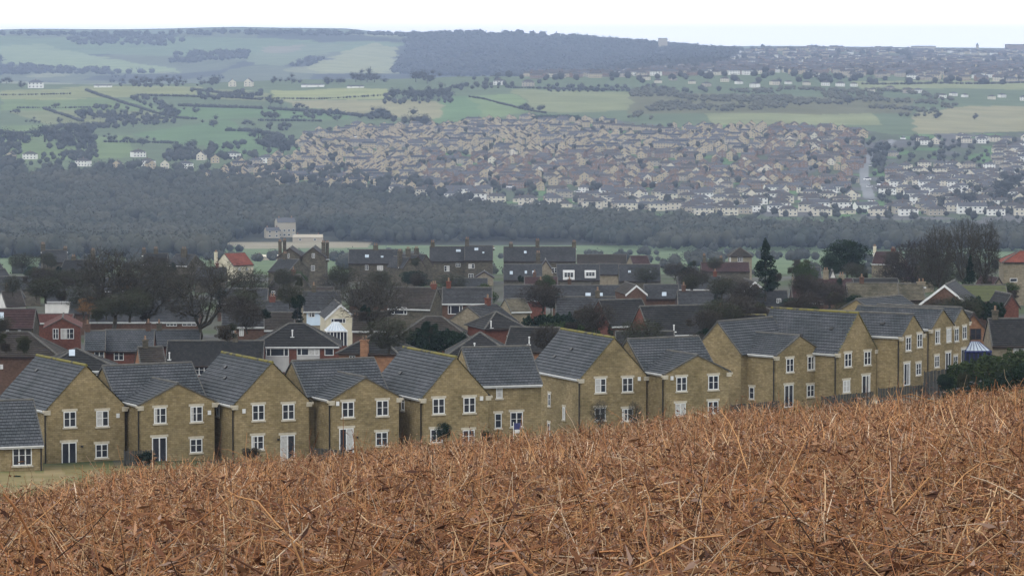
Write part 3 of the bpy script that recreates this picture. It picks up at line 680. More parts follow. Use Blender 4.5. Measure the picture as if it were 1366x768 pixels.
house('broad dark brown hipped roof half hidden among shrubs in the middle of the village', 515, 462, 640, 432, 0, 3.1, 9, 'hip', BRN, tile_brown, fascia=dark_frame)
house('dark tiled hip roof right behind the set back stone range', 596, 476, 684, 398, 0, 2.3, 8, 'hip', BRN, slate_dark, fascia=dark_frame, vents=[(633, 466)])
house('stone gabled house with a brown roof and long box dormer left of its gable', 518, 411, 574, 560, -16, 2.9, 7, 'x', stone_old, tile_brown, [(522, 410, 543, 419, 'picture')], fascia=WP, chim=[(.93, .5, .5, brick_red, .7)])
house('dark roofed house with a wide upper row of white windows and lower tiled skirt', 590, 405, 656, 485, 0, 1.8, 7, 'x', brick_brown, slate_old, [(597.5, 407, 617, 419, 'picture'), (628, 407, 636, 419), (600, 430, 614, 438, 'triple')], fascia=WP, panels=[(628, 406, 650, 419, grey_panel)])
house('brown roof with a thin red chimney behind the stone gable', 566, 405, 600, 580, 0, 2.0, 6, 'x', BRN, tile_brown, chim=[(.3, .5, .6, brick_red, .7)])
house('house with a blank pale stone gable left of the red brick hip roofed house', 652, 432, 690, 450, 52, 1.9, 6.5, 'x', stone_pale, slate_old, fascia=dark_frame)
house('red brick house with a dark hipped roof and white downpipe near the centre', 648, 439, 700, 430, 18, 1.7, 7, 'hip', brick_red, slate_dark, [(676, 447, 680, 451)], fascia=dark_frame, vents=[(655, 436)])
house('house with a dark tiled roof, white vents and a plain orange wall', 672, 468, 738, 390, -12, 2.2, 7, 'x', brick_orange, slate_dark, vents=[(706, 458)], fascia=dark_frame)
house('grey brown roofed house with a white window beside a red brick gable', 742, 428, 822, 480, 0, 2.8, 7, 'x', stone_pale, slate_old, [(799, 428.5, 811, 437)], fascia=False)
house('red brick gabled house with a black roof, left of two matching brick gables', 815, 435, 872, 458, 22, 2.9, 7.5, 'x', brick_red, slate_dark, [(846, 436, 857, 447, 'plain')], fascia=WP)
house('red brick gabled house with a long black roof, right of two matching brick gables', 868, 447, 960, 440, 18, 3.1, 7.5, 'x', brick_red, slate_dark, [(903, 448.5, 910, 459, 'plain'), (915, 448.5, 925, 459, 'plain'), (935, 448.5, 943, 459, 'plain')], fascia=WP, vents=[(899, 441)])
s_ = house('low black garage roof in front of the two red brick gables', 822, 458, 900, 385, 0, 1.0, 5, 'x', BRN, slate_dark, fascia=dark_frame, he=2.6)
house('black roofed house with a mossy ridge behind the low bare stone gable', 955, 448, 1024, 408, 0, 2.0, 7, 'x', BRN, slate_dark, ridge=moss_verge, fascia=dark_frame)
house('brown hipped roof left of the longest stone house', 978, 424, 1048, 500, 0, 1.6, 7, 'hip', BRN, tile_brown)
house('dark roofed bungalow with two roof lights on its box dormer', 738, 402, 838, 600, 0, 2.3, 7, 'x', BRN, slate_old, lights=[(781, 391, 788, 395), (796, 391, 804, 395)], fascia=WP)
house('brown brick gable edged with white bargeboards in the middle of the village', 836, 392, 862, 590, 10, 1.3, 9, 'y', BRN, tile_brown, fascia=WP)
house('house with a pinkish upper roof and a square white roof light', 860, 398, 906, 600, 0, 2.0, 6, 'x', BRN, slate_old, lights=[(883, 390, 889, 395)], fascia=dark_frame)
house('dark roofed house with a slanting white bargeboard left of centre in the village', 672, 400, 728, 580, 0, 2.1, 6, 'x', brick_red, slate_old, fascia=WP)
house('small pale roofed shed below the slanting white bargeboard', 682, 416, 708, 520, 20, 1.6, 5, 'x', stone_pale, tile_lichen, he=2.5, name='shed')
house('grey slated terrace house with three roof lights beside a stone gable', 672, 373, 723, 760, 0, 2.9, 7, 'x', stone_old, slate_old, lights=[(700, 361.5, 703, 365), (710, 361.5, 713.5, 365), (680, 362, 684, 366)], fascia=dark_frame)
house('narrow stone gable with a tall chimney between two slated roofs', 718, 362, 738, 770, 0, 2.2, 8, 'y', stone_pale, slate_old, chim=[(.0, .3, 1.4)], wins=[(736, 357, 743, 364)], fascia=dark_frame)
def dormer(s, x0, y0, x1, y1):
    n = (s.M @ Vector((0, -2.9, 3.5))).normalized(); p = s.loc_of(hit_plane(x0, y1, s.world((0, 0, s.he+.1)), n)); q = s.loc_of(hit_plane(x1, y1, s.world((0, 0, s.he+.1)), n))
    w_ = q.x-p.x; h_ = (y1-y0)/F*s.loc.y
    m = MB(); m.box((p.x, p.y-.15, p.z-.2), (q.x, p.y+2.5, p.z+h_)); d = m.build('dormer', white_paint, s.root)
    win(d, ((p.x+q.x)/2, p.y-.15, p.z+h_*.5), EX, -EY, w_*.8, h_*.62, 'triple', sill=False, curtain=False)
d1 = house('slated stone house with two white box dormers', 743, 373, 800, 760, 0, 2.9, 7, 'x', stone_old, slate_old, fascia=dark_frame)
dormer(d1, 751, 361, 766.5, 372); dormer(d1, 780, 361, 795, 370)
house('slated terrace house with two small roof lights right of the white dormers', 826, 374, 881, 760, 0, 3.0, 7, 'x', stone_old, slate_old, lights=[(838, 361, 841.5, 364), (865.5, 361, 869, 364.5)], fascia=dark_frame)
house('sandy stone house between the dormer house and the two roof light terrace', 799, 366, 828, 790, 0, 2.0, 7, 'x', stone_pale, slate_old, fascia=dark_frame)
house('long stone pair on the skyline with dark chimneys at centre and right end', 672, 348, 768, 830, 0, 2.9, 7, 'x', stone_old, slate_old, chim=[(.47, .5, 1.3), (.98, .5, 1.0), (.1, .5, .6)], lights=[(699, 335, 702.5, 338)], fascia=dark_frame)
house('tall stone semi with two bright roof lights, left chimney and mullioned window', 573, 348, 620, 822, 0, 2.9, 8, 'x', stone_old, slate_old, [(592.5, 354.5, 599.5, 362), (608, 351, 614, 356)], chim=[(.08, .5, .9)], lights=[(608.5, 333, 614.5, 336)], fascia=dark_frame)
house('tall stone semi with a gabled porch and bay window', 620, 347, 657, 820, 0, 2.9, 8, 'x', stone_old, slate_old, [(625, 352, 633, 358), (625, 365, 631.5, 372)], chim=[(.08, .5, 1.4), (1.0, .5, -.6)], lights=[(633, 331, 638, 334), (643.5, 336, 646, 338)], fascia=dark_frame)
house('stone porch gable standing before the bay windowed semi', 634, 370, 658, 800, 0, 1.2, 5, 'y', stone_pale, slate_old, he=3, fascia=dark_frame, name='outbuilding')
house('long slated stone house with a single dark chimney and two roof lights', 465, 351, 536, 832, 0, 2.8, 7, 'x', stone_old, slate_old, [(487, 353.5, 491.5, 360), (503, 354, 511, 361), (521, 354, 525, 362, 'plain')], chim=[(.5, .5, .9, None, 1.1)], lights=[(487, 340, 492, 343.5), (508, 341.5, 511.5, 343.5)], fascia=dark_frame)
for i, (x, y, lb) in enumerate([(538, 357, 'leftmost of three chimneyed stone cottages stepping up beside the tall semi'), (549, 354, 'middle of three chimneyed stone cottages stepping up beside the tall semi'), (560, 353, 'rightmost of three chimneyed stone cottages stepping up beside the tall semi')]):
    house(lb, x, y, x+17, 790+i*6, 30, 2.0, 7, 'y', stone_old, slate_old, chim=[(.1, .3, 1.3)], fascia=dark_frame)
house('left half of the tall dark stone villa with twin pointed gables', 370, 343, 403, 800, 0, 1.9, 10, 'y', stone_old, slate_old, [(382, 338, 386, 344)], chim=[(.08, .25, 1.2, None, .7), (.26, .3, 1.4, None, .7)], fascia=dark_frame, he=7)
house('right half of the tall dark stone villa with twin pointed gables', 401, 343, 434, 800, 0, 2.0, 10, 'y', stone_old, slate_old, [(416, 338, 420, 344), (415, 354, 420, 361)], chim=[(.9, .25, .9, None, .8), (1.05, .35, .8, None, .7)], fascia=dark_frame, he=7)
house('grey stone gable in shadow in front of the twin gabled villa', 358, 362, 384, 740, -25, 2.2, 9, 'x', stone_old, slate_old, chim=[(.3, .5, 1.0)], fascia=dark_frame)
house('dim slated gable with a small white attic window left of the evergreens', 352, 392, 384, 640, -30, 3.2, 8, 'x', stone_old, tile_brown, fascia=dark_frame, wins=[(362, 388, 367, 395)])
house('purple grey slated house with a tall chimney behind the left trees', 57, 350, 90, 800, 10, 2.4, 7, 'x', stone_old, slate_old, chim=[(.05, .5, 1.2), (.95, .5, .3)], fascia=dark_frame)
house('dark gabled stone house with twin chimney stacks at the left on the skyline', 80, 362, 120, 790, -8, 2.2, 8, 'x', stone_old, slate_dark, chim=[(.95, .5, 2.0), (.3, .5, .6)], fascia=dark_frame)
house('stone cottage with tall chimneys behind the second big bare tree', 190, 352, 222, 810, 0, 2.0, 7, 'x', stone_old, slate_dark, chim=[(.5, .5, 1.0), (.0, .5, .8)], fascia=WP)
house('stone house with a broad stack and a slanting light roof edge beside the red roof', 224, 354, 250, 810, -25, 2.2, 7, 'x', stone_old, slate_old, chim=[(.5, .4, 1.2, None, 1.3)], fascia=WP)
h38 = house('red roofed house with a cream gable and a tall cream chimney', 311, 354, 338, 850, 34, 2.5, 8.0, 'x', cream_render, tile_red, [(318, 357, 321, 361), (328, 357, 331, 361)], fascia=dark_frame, chim=[(-.12, .85, .1, cream_render, .6)])
house('brown roofed long house on the skyline right of centre', 770, 352, 836, 910, 0, 2.0, 8, 'x', stone_pale, tile_brown, fascia=dark_frame)
house('beige house with a small white edged gable before the long brown roof', 845, 354, 868, 880, 12, 2.0, 7, 'x', stone_pale, tile_maroon, fascia=WP)
house('square stone house with a pyramid brown roof rising above the right hand gardens', 973, 342, 1003, 840, 0, 1.9, 5.2, 'hip', stone_pale, tile_brown, [(984, 343, 991, 349, 'triple'), (973, 343, 975, 349)], fascia=dark_frame)
house('dark roofed stone row with two spiky chimneys left of the pyramid roofed house', 936, 362, 1000, 800, 0, 1.7, 7, 'x', stone_old, tile_maroon, chim=[(.07, .5, 1.4, None, .6), (.42, .5, .9, None, .7)], fascia=dark_frame)
house('slate roofed house hidden by shrubs left of the dark cypress', 905, 386, 962, 640, 0, 2.0, 7, 'x', BRN, slate_old, fascia=WP)
house('brown gable with white bargeboards beside the tall dark fir', 994, 387, 1020, 620, 8, 1.35, 9, 'y', BRN, tile_brown, fascia=WP)
house('grey roofed house under the tall dark fir', 1004, 408, 1052, 560, 0, 2.0, 7, 'x', stone_pale, slate_old, fascia=dark_frame, wins=[(1036, 398, 1042, 404)])
house('maroon roofed house with a bright white gable triangle and two stone chimneys', 1086, 392, 1140, 620, 0, 2.3, 7, 'x', BRN, tile_maroon, chim=[(.33, .5, 1.3, stone_pale), (.72, .5, .5, stone_pale)], fascia=dark_frame)
house('small white gable rising between two stone chimneys', 1106.5, 373, 1115.5, 640, 0, 1.5, 3, 'y', white_render, slate_dark, he=2, name='outbuilding')
house('house with a pale lichened stone roof, left of the two lichened roofs', 1132, 402, 1200, 520, 0, 2.3, 7, 'x', stone_old, tile_lichen, fascia=dark_frame)
house('house with a pale lichened stone roof and a stone chimney at its right end', 1197, 400, 1234, 524, 0, 2.0, 7, 'x', stone_old, tile_lichen, fascia=dark_frame, chim=[(.95, .5, .2, stone_pale, 1.2)])
house('black roof with a tiny white dormer gable behind the lichened roofs', 1140, 384, 1200, 580, 0, 1.2, 6, 'x', BRN, slate_dark, fascia=dark_frame)
house('brown gabled house with a red roof and white chimney behind the bare trees', 1163, 352, 1196, 800, -18, 2.4, 8, 'x', stone_pale, tile_maroon, chim=[(-.05, .5, 1.0, cream_render, .6), (.7, .5, .6, brick_red)], fascia=WP, wins=[(1190, 352, 1196, 357)])
house('maroon gable under a long white bargeboard above the joined stone gables', 1228, 405, 1292, 480, -14, 2.4, 10, 'y', BRN, slate_old, fascia=WP)
house('mossy green roofed house right of the white bargeboard', 1286, 402, 1345, 490, 0, 1.9, 6, 'x', BRN, moss_mat('mossy slate', (.05, .055, .045), (.08, .09, .045), .6, 1.5), fascia=dark_frame)
house('small dark red brick gable at the right edge above the hedge', 1340, 408, 1359, 470, 12, 1.4, 6, 'y', brick_red, slate_dark, fascia=dark_frame)
house('stone house with a red roof at the right edge', 1339, 350, 1400, 600, 0, 1.7, 6, 'hip', stone_pale, tile_red, fascia=dark_frame)
house('grey stone gable below the red roof at the right edge', 1319, 392, 1345, 560, 14, 2.4, 7, 'y', stone_pale, tile_maroon, fascia=dark_frame, wins=[(1347, 371, 1357, 376, 'plain')])
house('orange brick gabled house with a dark square window and black bargeboards', 1262, 462, 1334, 388, 8, 3.4, 8, 'y', brick_orange, slate_dark, [(1294, 438, 1309, 453)], fascia=dark_frame, wm=dark_frame)
house('beige walled house with a black roof at the right edge above the hedge', 1324, 461, 1400, 372, 0, 2.4, 7, 'x', stone_pale, slate_dark, [(1352, 464, 1366, 472, 'picture')], fascia=dark_frame)
# the receding stone street at the far left
for i in range(5):
    house(['topmost', 'second', 'third', 'fourth', 'lowest'][i]+' of the grey roofed stone terrace stepping down at the far left edge', -34+i*9, 352+i*11.5, -2+i*9, 800-i*46, 30, 2.0, 7, 'x', stone_old, slate_old, chim=[(.1, .5, .9)], fascia=WP if i == 1 else dark_frame, group='terrace stepping down at the left edge', name='terrace_house')
for i, (x, y, Yd, wd, th, rm, wm_, lb) in enumerate([
    (60, 402, 640, 40, 0, slate_old, white_render, 'white walled house with a slate roof among shrubs left of the big bare trees'),
    (8, 408, 600, 26, 20, tile_brown, white_render, 'small white gabled house above the maroon roof at the left'),
    (92, 418, 560, 44, 0, slate_old, BRN, 'slate roofed house between the red roof and the big bare trees'),
    (290, 404, 620, 66, 0, slate_old, BRN, 'dim slate roof behind the spreading bare tree'),
    (466, 405, 620, 52, 0, tile_brown, BRN, 'dim brown roof right of the cream gable behind bare twigs'),
    (384, 401, 650, 60, 0, tile_brown, BRN, 'brown roof in front of the evergreens below the twin gabled villa'),
    (600, 388, 700, 50, 0, slate_old, stone_old, 'slate roof among shrubs below the tall stone semis'),
    (748, 397, 640, 40, 0, tile_brown, BRN, 'low brown roof left of the dormered bungalow'),
    (905, 410, 540, 70, 0, slate_old, BRN, 'slate roof left of the dark cypress behind the brick gables'),
    (1058, 404, 560, 40, 0, tile_maroon, BRN, 'maroon roof sunk among dark shrubs right of the fir'),
    (1206, 372, 700, 40, 0, tile_maroon, stone_pale, 'maroon roof sunk among the bare trees at the right'),
    (1060, 372, 760, 36, 0, slate_old, stone_pale, 'slate roof between the fir and the round green tree'),
    (135, 388, 690, 60, 0, slate_old, stone_old, 'slate roof behind the trunks of the big bare trees'),
    (10, 386, 690, 44, 8, slate_old, stone_old, 'slate roof beside the terrace at the far left'),
    (260, 372, 760, 40, 0, slate_old, stone_old, 'slate roof below the red roofed house with the cream gable'),
    (700, 386, 690, 44, 0, tile_maroon, BRN, 'maroon roof in front of the roof lit slated terrace')]):
    house(lb, x, y, x+wd, Yd, th, 2.1, 7, 'x', wm_, rm, fascia=WP if i % 3 == 0 else dark_frame)

# conservatories
def conservatory(label, xl, yl, xr, Y, th, base_h, frame, rise=1.1, D=3.2):
    s = Hs('conservatory', label, None, xl, yl, xr, Y, th, at(xl, yl, Y).z-base_h, 'conservatory'); W, he = s.W, s.he
    m = MB(); m.box((0, 0, -1), (W, D, .5)); m.build('base_wall', brick_red, s.root)
    g = MB(); g.box((.04, .04, .502), (W-.04, D, he-.05)); g.build('glazing', glass_dark, s.root)
    f = MB()
    for k in range(7): f.box((W*k/6-.05, -.01, .5), (W*k/6+.05, .06, he))
    f.box((-.08, -.06, he+.002), (W+.08, .06, he+.16)); f.box((-.08, .062, he+.002), (.06, D, he+.16)); f.box((W-.06, .062, he+.002), (W+.08, D, he+.16)); f.build('frame', frame, s.root)
    rg = MB(); a, b, c_, d_ = (0, 0, he+.1), (W, 0, he+.1), (W, D, he+.1), (0, D, he+.1); r1, r2 = (W*.35, D*.6, he+rise), (W*.65, D*.6, he+rise)
    rg.poly((a, b, r2, r1)); rg.poly((d_, a, r1)); rg.poly((b, c_, r2)); rg.poly((c_, d_, r1, r2)); rr = rg.build('glass_roof', roof_light, s.root)
    q = MB()
    for k in range(7):
        p = Vector(a).lerp(Vector(b), k/6); t = Vector(r1).lerp(Vector(r2), k/6); q.bar(p+Vector((0, 0, .03)), t+Vector((0, 0, .03)), .035, n=4)
    q.build('glazing_bar', frame, rr)
    return s
conservatory('white framed conservatory with a fanned glass roof on the cream gabled house', 436, 443, 463, 492, 8, 2.3, white_paint, 1.2)
conservatory('dark blue framed conservatory beside the orange brick gable', 1288, 470, 1322, 366, 4, 2.3, blue_frame, .95, 2.8)

# ---------------------------------------------------------------- trees
def tubes(segs, sides=5):
    """segs: list of (a, b, ra, rb) -> numpy verts, quads"""
    A = np.array([s[0] for s in segs]); B = np.array([s[1] for s in segs]); ra = np.array([s[2] for s in segs]); rb = np.array([s[3] for s in segs])
    d = B-A; d /= np.linalg.norm(d, axis=1, keepdims=True)+1e-9
    t = np.where(np.abs(d[:, 2:3]) < .9, [[0, 0, 1.]], [[1., 0, 0]]); u = np.cross(d, t); u /= np.linalg.norm(u, axis=1, keepdims=True); v = np.cross(d, u)
    an = np.arange(sides)*2*np.pi/sides; ring = u[:, None]*np.cos(an)[None, :, None]+v[:, None]*np.sin(an)[None, :, None]
    Va = A[:, None]+ring*ra[:, None, None]; Vb = B[:, None]+ring*rb[:, None, None]
    V = np.concatenate([Va, Vb], 1).reshape(-1, 3); base = np.arange(len(segs))[:, None]*2*sides; k = np.arange(sides)[None]; k2 = (k+1) % sides
    Fq = np.stack([base+k, base+k2, base+sides+k2, base+sides+k], -1).reshape(-1, 4); return V, Fq
def bare_tree(seed, h=12.0, rx=4.6, z0=.36, trunk=.2, r0=.26, K=(6, 6, 6), twigs=16, wid=.026):
    """limbs divide towards clusters of tips spread through a tall crown"""
    rg = np.random.default_rng(seed); n = 1500; d = rg.normal(0, 1, (n, 3)); d /= np.linalg.norm(d, axis=1, keepdims=True); rr = rg.uniform(.05, 1, n)**.4
    zc, rz = h*(z0+1)/2, h*(1-z0)/2
    T = d*rr[:, None]*[rx, rx, rz]; T *= (1+.28*np.sin(3*np.arctan2(d[:, 1], d[:, 0])+seed)*(1-np.abs(d[:, 2])))[:, None]; T[:, 2] += zc
    segs = []; tips = []
    def limb(a, b, r1, r2, k=4, wob=.07):
        L = np.linalg.norm(b-a); q = a; pr = r1
        for i in range(1, k+1):
            t = i/k; p = a+(b-a)*t; p = p+rg.normal(0, wob*L, 3)*math.sin(math.pi*t); p[2] -= .08*L*math.sin(math.pi*t); nr = r1+(r2-r1)*t; segs.append((q, p, pr, nr)); q = p; pr = nr
    def split(node, pts, r, lv):
        k = min(K[lv], len(pts)); c = pts[rg.choice(len(pts), k, replace=False)]
        for _ in range(3):
            a = np.argmin(((pts[:, None]-c[None])**2).sum(2), 1); c = np.array([pts[a == i].mean(0) if (a == i).any() else c[i] for i in range(k)])
        for i in range(k):
            g = pts[a == i]
            if not len(g): continue
            tgt = node+(c[i]-node)*(.62 if lv < len(K)-1 else .8); rn = r*(.62 if lv else .55)*rg.uniform(.8, 1.15); limb(node, tgt, rn, rn*.55, 4 if lv < 2 else 3)
            if lv < len(K)-1: split(tgt, g, rn*.85, lv+1)
            else:
                for p in g[:6]: limb(tgt, p, rn*.4, .012, 2, .1); tips.append((p, (p-tgt)/(np.linalg.norm(p-tgt)+1e-6), np.linalg.norm(p-tgt)*.9+.5))
    top = np.array([rg.normal(0, .2), rg.normal(0, .2), h*trunk]); limb(np.array([0, 0, -.6]), top, r0, r0*.8, 4, .03); split(top, T, r0*1.25, 0)
    V, Fq = tubes(segs, 4)
    P = np.array([t[0] for t in tips]); D = np.array([t[1] for t in tips]); Ls = np.array([t[2] for t in tips]); m = twigs
    P = np.repeat(P, m, 0); D = np.repeat(D, m, 0)+rg.normal(0, .6, (len(P), 3)); D[:, 2] += .2; D /= np.linalg.norm(D, axis=1, keepdims=True)
    L = np.minimum(np.repeat(Ls, m), 1.4)*rg.uniform(.4, 1.2, len(P)); side = np.cross(D, rg.normal(0, 1, (len(P), 3))); side /= np.linalg.norm(side, axis=1, keepdims=True); wv_ = wid*rg.uniform(.5, 1.3, len(P))
    st = P-D*L[:, None]*rg.uniform(0, .6, len(P))[:, None]; E = st+D*L[:, None]
    Vt = np.stack([st-side*wv_[:, None], st+side*wv_[:, None], E], 1).reshape(-1, 3); Ft = np.arange(len(Vt)).reshape(-1, 3)
    s = h/max(V[:, 2].max(), Vt[:, 2].max()); V = V*s; Vt = Vt*s
    return (V, Fq), (Vt, Ft)
def leaf_cloud(seed, n, lobes, size, flat=.5):
    """small leaf-sized faces through lobes (cx,cy,cz,rx,ry,rz)"""
    rg = np.random.default_rng(seed); lobes = np.array(lobes, float); vol = (lobes[:, 3]*lobes[:, 4]*lobes[:, 5])**.67; pick = rg.choice(len(lobes), n, p=vol/vol.sum())
    d = rg.normal(0, 1, (n, 3)); d /= np.linalg.norm(d, axis=1, keepdims=True); rr = rg.uniform(.35, 1, n)**.45
    d *= (rr*(1+.22*np.sin(d[:, 0]*7+pick)*np.cos(d[:, 2]*6+pick*2)))[:, None]
    Cn = lobes[pick, :3]+d*lobes[pick, 3:]
    u = rg.normal(0, 1, (n, 3)); u /= np.linalg.norm(u, axis=1, keepdims=True); v = np.cross(u, rg.normal(0, 1, (n, 3))); v /= np.linalg.norm(v, axis=1, keepdims=True)
    s = size*rg.uniform(.5, 1.4, n)[:, None]; q = np.stack([Cn-u*s, Cn-v*s*flat, Cn+u*s, Cn+v*s*flat], 1)
    return q.reshape(-1, 3), np.arange(n*4).reshape(-1, 4)
def leafmat(name, c1, c2, sc=.5):
    if name in MATS: return MATS[name]
    m, nt, b = principled(name, .9, .1); wv = objvec(nt, True)
    nt.links.new(noise_col(nt, c1, c2, sc, 5, wv, .3, .7), b.inputs['Base Color']); MATS[name] = m; return m
lm_dark = leafmat('dark evergreen', (.006, .014, .010), (.02, .036, .02)); lm_green = leafmat('green shrub', (.02, .035, .014), (.05, .07, .025)); lm_brown = leafmat('brown shrub', (.026, .022, .017), (.055, .047, .034))
lm_olive = leafmat('olive shrub', (.02, .023, .013), (.048, .05, .024)); lm_rust = leafmat('rust beech', (.09, .05, .02), (.16, .09, .035)); lm_blue = leafmat('far wood', (.022, .026, .024), (.05, .052, .042), .03)
twig_brown = leafmat('brown twigs', (.028, .025, .023), (.056, .05, .043)); twig_olive = leafmat('olive twigs', (.026, .03, .02), (.052, .058, .034))
TREES = {}; BW = {}
for i, (sd_, rx_, z0_, tw_) in enumerate(((5, 4.4, .22, 6), (21, 5.6, .26, 5), (33, 3.8, .2, 5), (44, 4.4, .14, 7), (51, 4.2, .12, 7))):
    (V_, F_), (Vt, Ft) = bare_tree(sd_, 12, rx_, z0_, .2, .27, (7, 6, 6), tw_, .018 if i < 3 else .03)
    BW[i] = np.percentile(np.abs(Vt[:, :2]), 97)*2; TREES['bare%d' % i] = (np_mesh('bare_trunk', V_, F_, trunk_mat, smooth=True), np_mesh('bare_twigs', Vt, Ft, [twig_mat, twig_mat, twig_mat, twig_brown, twig_olive][i]))
def add_leafy(key, seed, n, lobes, size, mat, trunk_h=3.0, tr=.2, flat=.5):
    V_, F_ = leaf_cloud(seed, n, lobes, size, flat); lc = np.array(lobes)
    segs = [((0, 0, -1.0), (0, 0, trunk_h), tr, tr*.6)]+[((0, 0, trunk_h*.6), tuple(l[:3]), tr*.4, tr*.1) for l in lobes[:8]]
    Vt, Ft = tubes([(np.array(a, float), np.array(b_, float), r1, r2) for a, b_, r1, r2 in segs], 5)
    TREES[key] = (np_mesh(key+'_trunk', Vt, Ft, trunk_mat), np_mesh(key+'_crown', V_, F_, mat))
def lobes_round(seed, n, R_, H, z0):
    rg = np.random.default_rng(seed); L = []
    for k in range(n):
        a = rg.uniform(0, 6.28); r = R_*math.sqrt(rg.uniform(0, 1))*.72; z = z0+rg.uniform(.1, .9)*H*(1-.3*r/R_); L.append((r*math.cos(a), r*math.sin(a), z, R_*rg.uniform(.22, .42), R_*rg.uniform(.22, .42), H*rg.uniform(.10, .2)))
    return L
def lobes_cone(seed, n, R_, H, z0, p=1.0):
    rg = np.random.default_rng(seed); L = [(0, 0, z0+H*.93, R_*.08, R_*.08, H*.09)]
    for k in range(n):
        t = rg.uniform(0, .95); rr = R_*(1-t)**p; a = rg.uniform(0, 6.28); r = rr*rg.uniform(.4, .85); L.append((r*math.cos(a), r*math.sin(a), z0+t*H, rr*.32+.1, rr*.32+.1, H*.05))
    return L
add_leafy('round_dark', 1, 9000, lobes_round(1, 34, 4.5, 8, 1.5), .17, lm_dark)
add_leafy('round_green', 2, 8000, lobes_round(2, 30, 4.2, 8, 1.2), .16, lm_green)
add_leafy('fir', 3, 9000, lobes_cone(3, 75, 3.4, 12, .6, .8), .17, lm_dark, 11, .22)
add_leafy('cypress', 4, 7000, lobes_cone(4, 50, 1.9, 10, .3, .42), .13, lm_dark, 8, .15)
add_leafy('shrub_brown', 5, 9000, lobes_round(5, 26, 3.2, 4.2, .2), .15, lm_brown, 1.5, .08, .25)
add_leafy('shrub_olive', 6, 9000, lobes_round(6, 26, 3.2, 4.2, .2), .15, lm_olive, 1.5, .08, .3)
add_leafy('shrub_dark', 7, 6500, lobes_round(7, 24, 3.0, 4.0, .2), .14, lm_dark, 1.5, .08)
TREES['tree_olive'] = TREES['bare4']
TREES['tree_brown'] = TREES['bare3']
add_leafy('tree_rust', 10, 3500, lobes_round(10, 18, 3.5, 4.5, 1.2), .14, lm_rust, 3, .2, .35)
BASEH = {'bare0': 12, 'bare1': 12, 'bare2': 12, 'round_dark': 9.8, 'round_green': 9.4, 'fir': 12.8, 'cypress': 10.6, 'shrub_brown': 4.6, 'shrub_olive': 4.6, 'shrub_dark': 4.4, 'tree_olive': 12, 'tree_brown': 12, 'tree_rust': 6}
BASEW = {'bare0': BW[0], 'bare1': BW[1], 'bare2': BW[2], 'round_dark': 9, 'round_green': 8.6, 'fir': 6.8, 'cypress': 3.8, 'shrub_brown': 6.4, 'shrub_olive': 6.4, 'shrub_dark': 6, 'tree_olive': BW[4], 'tree_brown': BW[3], 'tree_rust': 7.4}
def tree(key, px, top, bot, wpx, Y, label=None, group=None, rz=None, ground=False, name=None):
    P = at(px, bot, Y); h = (bot-top)/F*Y; wm_ = wpx/F*Y
    nm = name or ('shrub' if key.startswith('shrub') else {'fir': 'fir_tree', 'cypress': 'cypress_tree'}.get(key, 'bare_tree' if key.startswith('bare') else 'tree'))
    o = empty(nm, P, random.uniform(0, 6.28) if rz is None else rz); k = h/BASEH[key]; kx = wm_/BASEW[key]; o.scale = (kx, kx, k)
    tag(o, label, 'shrub' if key.startswith('shrub') else 'tree', group)
    t, c_ = TREES[key]; link('trunk', t, o); link('crown', c_, o); return o
T_ = tree
T_('bare0', 150, 321, 446, 106, 470, 'largest bare tree, left of the pair behind the grey roofed brick terrace')
T_('bare2', 198, 330, 448, 84, 480, 'bare dark green trunked tree, right of the pair behind the brick terrace')
T_('bare1', 270, 331, 462, 122, 450, 'wide spreading bare tree behind the long black roof with cream panels')
T_('bare1', 495, 358, 455, 100, 450, 'bare tree with a leaning trunk right of the cream gabled house')
T_('bare0', 1252, 292, 400, 46, 560, 'bare tree, left of the bare trees on the right skyline')
T_('bare1', 1286, 282, 398, 50, 540, 'tallest bare tree on the right skyline behind the dark conifer')
T_('bare2', 1314, 284, 398, 44, 550, 'thin bare tree at the right end of the skyline trees')
T_('tree_brown', 1222, 312, 392, 64, 640, 'dense brown twiggy tree beside the maroon roofed house on the right')
T_('tree_olive', 1252, 330, 396, 52, 600, 'olive twiggy tree in front of the bare skyline trees on the right')
T_('fir', 1021, 316, 396, 46, 560, 'tall dark fir standing above the village right of centre')
T_('round_dark', 1130, 311, 372, 70, 700, 'broad dark pine with a stepped crown on the right')
T_('round_dark', 1108, 332, 372, 30, 690, 'dark evergreen at the left foot of the broad pine')
T_('round_green', 1074, 341, 396, 40, 600, 'round green tree between the fir and the broad pine')
T_('cypress', 957, 381, 420, 18, 520, 'very dark cypress behind the brick gable with white framed windows')
T_('cypress', 397, 398, 437, 17, 470, 'dark cypress beside the pale blue clad house')
T_('cypress', 921, 348, 369, 13, 740, 'small dark conifer on the skyline left of the spiky chimneys')
T_('fir', 1294, 338, 396, 26, 520, 'dark conifer in front of the tallest bare skyline tree')
T_('cypress', 814, 431, 452, 11, 430, 'tiny dark conifer by the red brick gable near the centre')
T_('round_green', 647, 371, 420, 36, 560, 'green tree in front of the stone semi with the gabled porch')
T_('round_dark', 553, 357, 385, 44, 700, 'dark evergreens left of the tall stone semi')
T_('tree_olive', 604, 362, 392, 40, 690, 'olive grey tree below the tall stone semi')
T_('round_green', 395, 356, 392, 44, 690, 'dark green tree before the twin gabled villa')
T_('round_dark', 42, 350, 382, 26, 720, 'dark evergreen at the far left on the skyline')
T_('tree_olive', 30, 335, 362, 40, 780, 'grey green tree behind the terrace at the far left')
T_('tree_rust', 118, 388, 425, 44, 520, 'rust coloured shrub tree at the foot of the largest bare tree')
T_('tree_rust', 166, 348, 400, 26, 500, 'tawny leaved tree between the two big bare trees')
T_('tree_olive', 112, 372, 424, 44, 540, 'dark olive tree left of the largest bare tree')
